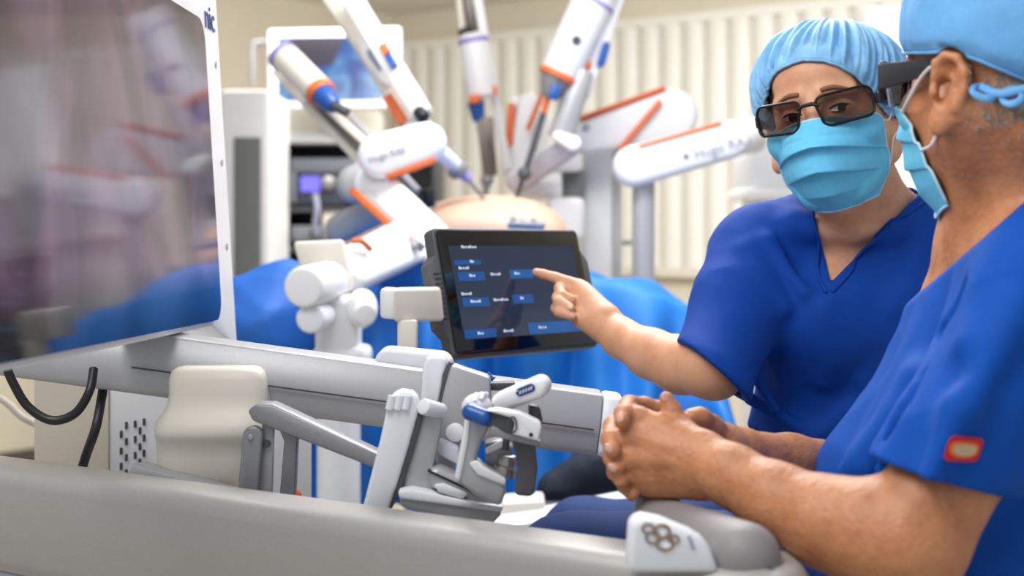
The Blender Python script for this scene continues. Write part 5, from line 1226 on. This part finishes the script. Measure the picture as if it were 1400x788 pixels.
# cap, hair, mask, glasses
cm, edge = cap_mesh('surgical_cap', HM, Bm, (.096, .124, .104), (0, -.018, .036), (0, -.10, .99), (98, 102, 121), .016, 9, .005, 8, bulge=.07, nt_=240)
cp = part('surgical_cap', cm, M_cap_m, ma, 'sky blue surgical cap tied at the back', smooth=180); thicken(cp, .0012)
b = BM(); tube(b, [Vector(p) for p in edge[::3]], .0018, 6, closed=True); part('cap_band', b, M_cap_m, cp, smooth=180)
def on_head(px, py, lift):
    o_ = np.array([0, 0, HC]); dv = np.array(W(px, py, 1.0)[:]) - o_; s_ = 1.12
    for _ in range(70): s_ += max(float(Bm.sample((o_ + dv * s_)[None])[0]) - lift, 0) * .8
    return Vector(o_ + dv * s_)
for i, (cx, cy, r1, r2, k0) in enumerate(((1345, 127, 15, 7, .25), (1385, 132, 14, 10, -.3))):
    ring = [on_head(cx + r1 * math.cos(k) * math.cos(k0) - r2 * math.sin(k) * math.sin(k0), cy + r1 * math.cos(k) * math.sin(k0) + r2 * math.sin(k) * math.cos(k0), .007 + .004 * math.sin(k)) for k in [2 * math.pi * j / 20 for j in range(20)]]
    b = BM(); tube(b, ring, .0036, 8, closed=True, flat=((0, 1, 0), .35)); part('tie_loop', b, M_cap_m, cp, smooth=180)
b = BM(); tube(b, catmull([on_head(1340, 118, .006), on_head(1365, 128, .008), on_head(1400, 122, .008), on_head(1425, 118, .006)]), .004, 8, flat=((0, 1, 0), .4)); part('tie_ribbon', b, M_cap_m, cp, smooth=180)
rg = np.random.RandomState(5); n_ = 5200                       # short grey hair at the nape: fine strands lying on the skin
q_ = np.stack([rg.uniform(-.08, .085, n_), rg.uniform(-.13, -.015, n_), rg.uniform(-.068, .03, n_)], 1)
den = np.clip((-.035 - q_[:, 1]) / .045, 0, 1) * np.clip((q_[:, 2] + .068) / .035, 0, 1)
q_ = q_[rg.rand(n_) < den]; Ps = Bm.snap(HM.arr(q_), 0.0, 10); gs = Bm.grad(Ps); ok = np.abs(Bm.sample(Ps)) < .002; Ps, gs = Ps[ok], gs[ok]
V_, Q_ = [], []
dn = np.array((-HM.U * .8 - HM.F * .5)[:])
for p_, g_ in zip(Ps, gs):
    t_ = dn + rg.randn(3) * .35; t_ -= g_ * (t_ @ g_); t_ /= np.linalg.norm(t_); sd_ = np.cross(t_, g_); L_ = rg.uniform(.006, .012); i0 = len(V_); w_s = .00055
    V_ += [p_ - g_ * .0008 - sd_ * w_s, p_ - g_ * .0008 + sd_ * w_s, p_ + g_ * .0014 + t_ * L_ * .5 + sd_ * w_s, p_ + g_ * .0014 + t_ * L_ * .5 - sd_ * w_s, p_ + g_ * .0016 + t_ * L_, p_ + g_ * .0022 + t_ * L_ * .5]
    Q_ += [(i0, i0 + 1, i0 + 5), (i0 + 1, i0 + 2, i0 + 5), (i0 + 2, i0 + 4, i0 + 5), (i0 + 4, i0 + 3, i0 + 5), (i0 + 3, i0, i0 + 5)]
hr = part('hair', np_mesh('hair', np.array(V_), np.array(Q_)), M_hair, ma, 'short grey hair at the nape', smooth=0); hr['kind'] = 'stuff'
side = [(0, .064, .062, -.028), (.3, .068, .050, -.050), (.6, .064, .036, -.078), (.8, .058, .028, -.100), (1, .046, .026, -.124)]
cen = [(0, .118, -.012), (.14, .128, -.032), (.35, .132, -.047), (.6, .124, -.08), (.82, .108, -.112), (1, .074, -.138)]
mm, MP = mask_mesh('face_mask', HM, Bm, side, cen, pl=.006, push=.003)
mk = part('face_mask', mm, M_mask, ma, 'light blue surgical mask seen from the side', smooth=180); thicken(mk, .0012)
for nm, row in (('mask_top_edge', MP[1]), ('mask_bottom_edge', MP[-2])):
    b = BM(); tube(b, [Vector(p) for p in row], .0015, 6); part(nm, b, M_mask_e, mk, smooth=180)
for s, col in ((1, MP[:, -1]), (-1, MP[:, 0])):
    b = BM(); tube(b, [Vector(p) for p in col[::3]], .0015, 6); part('mask_side_edge', b, M_mask_e, mk, smooth=180)
for pts in ([Vector(MP[3, -1]), W(1240, 140, 1.40), W(1258, 108, 1.372), W(1272, 92, 1.352)], [Vector(MP[45, -1]), W(1272, 200, 1.37), W(1280, 186, 1.36), W(1286, 173, 1.35)]):
    P = np.array([p[:] for p in catmull(pts, 8)]); P = Bm.push(P, .0018) if pts[1].z > 1.25 else np.concatenate([P[:4], Bm.snap(P[4:], .0016)]); b = BM(); tube(b, [Vector(p) for p in P], .0017, 8); part('ear_loop', b, M_loop, mk, smooth=180)
g = glasses(ma, HM, M_frame_m, M_lens_m, wide=.075, half_h=.021, front=.120, rimr=.0026, temple_h=.0125, tip=-.005, temple_top=.006, wrap=.030)
b = BM(); prism(b, [HM(.0765, .078, -.006), HM(.0785, .05, -.004), HM(.0785, .052, -.022), HM(.0765, .074, -.026)], HM.L * .0015); part('side_lens', b, M_lens_m, g, smooth=0)
legs(ma, Vector((.52, 1.46, .66)), [Vector((.46, 1.36, .66)), Vector((.46, 1.54, .66))], [Vector((.02, 1.52, .65)), Vector((.02, 1.70, .65))], [Vector((.0, 1.5, .12)), Vector((0, 1.7, .12))], (-1, 0, 0), M_trous, thigh=.075)
stool('grey stool under the man, below the frame', .54, 1.46, .515)
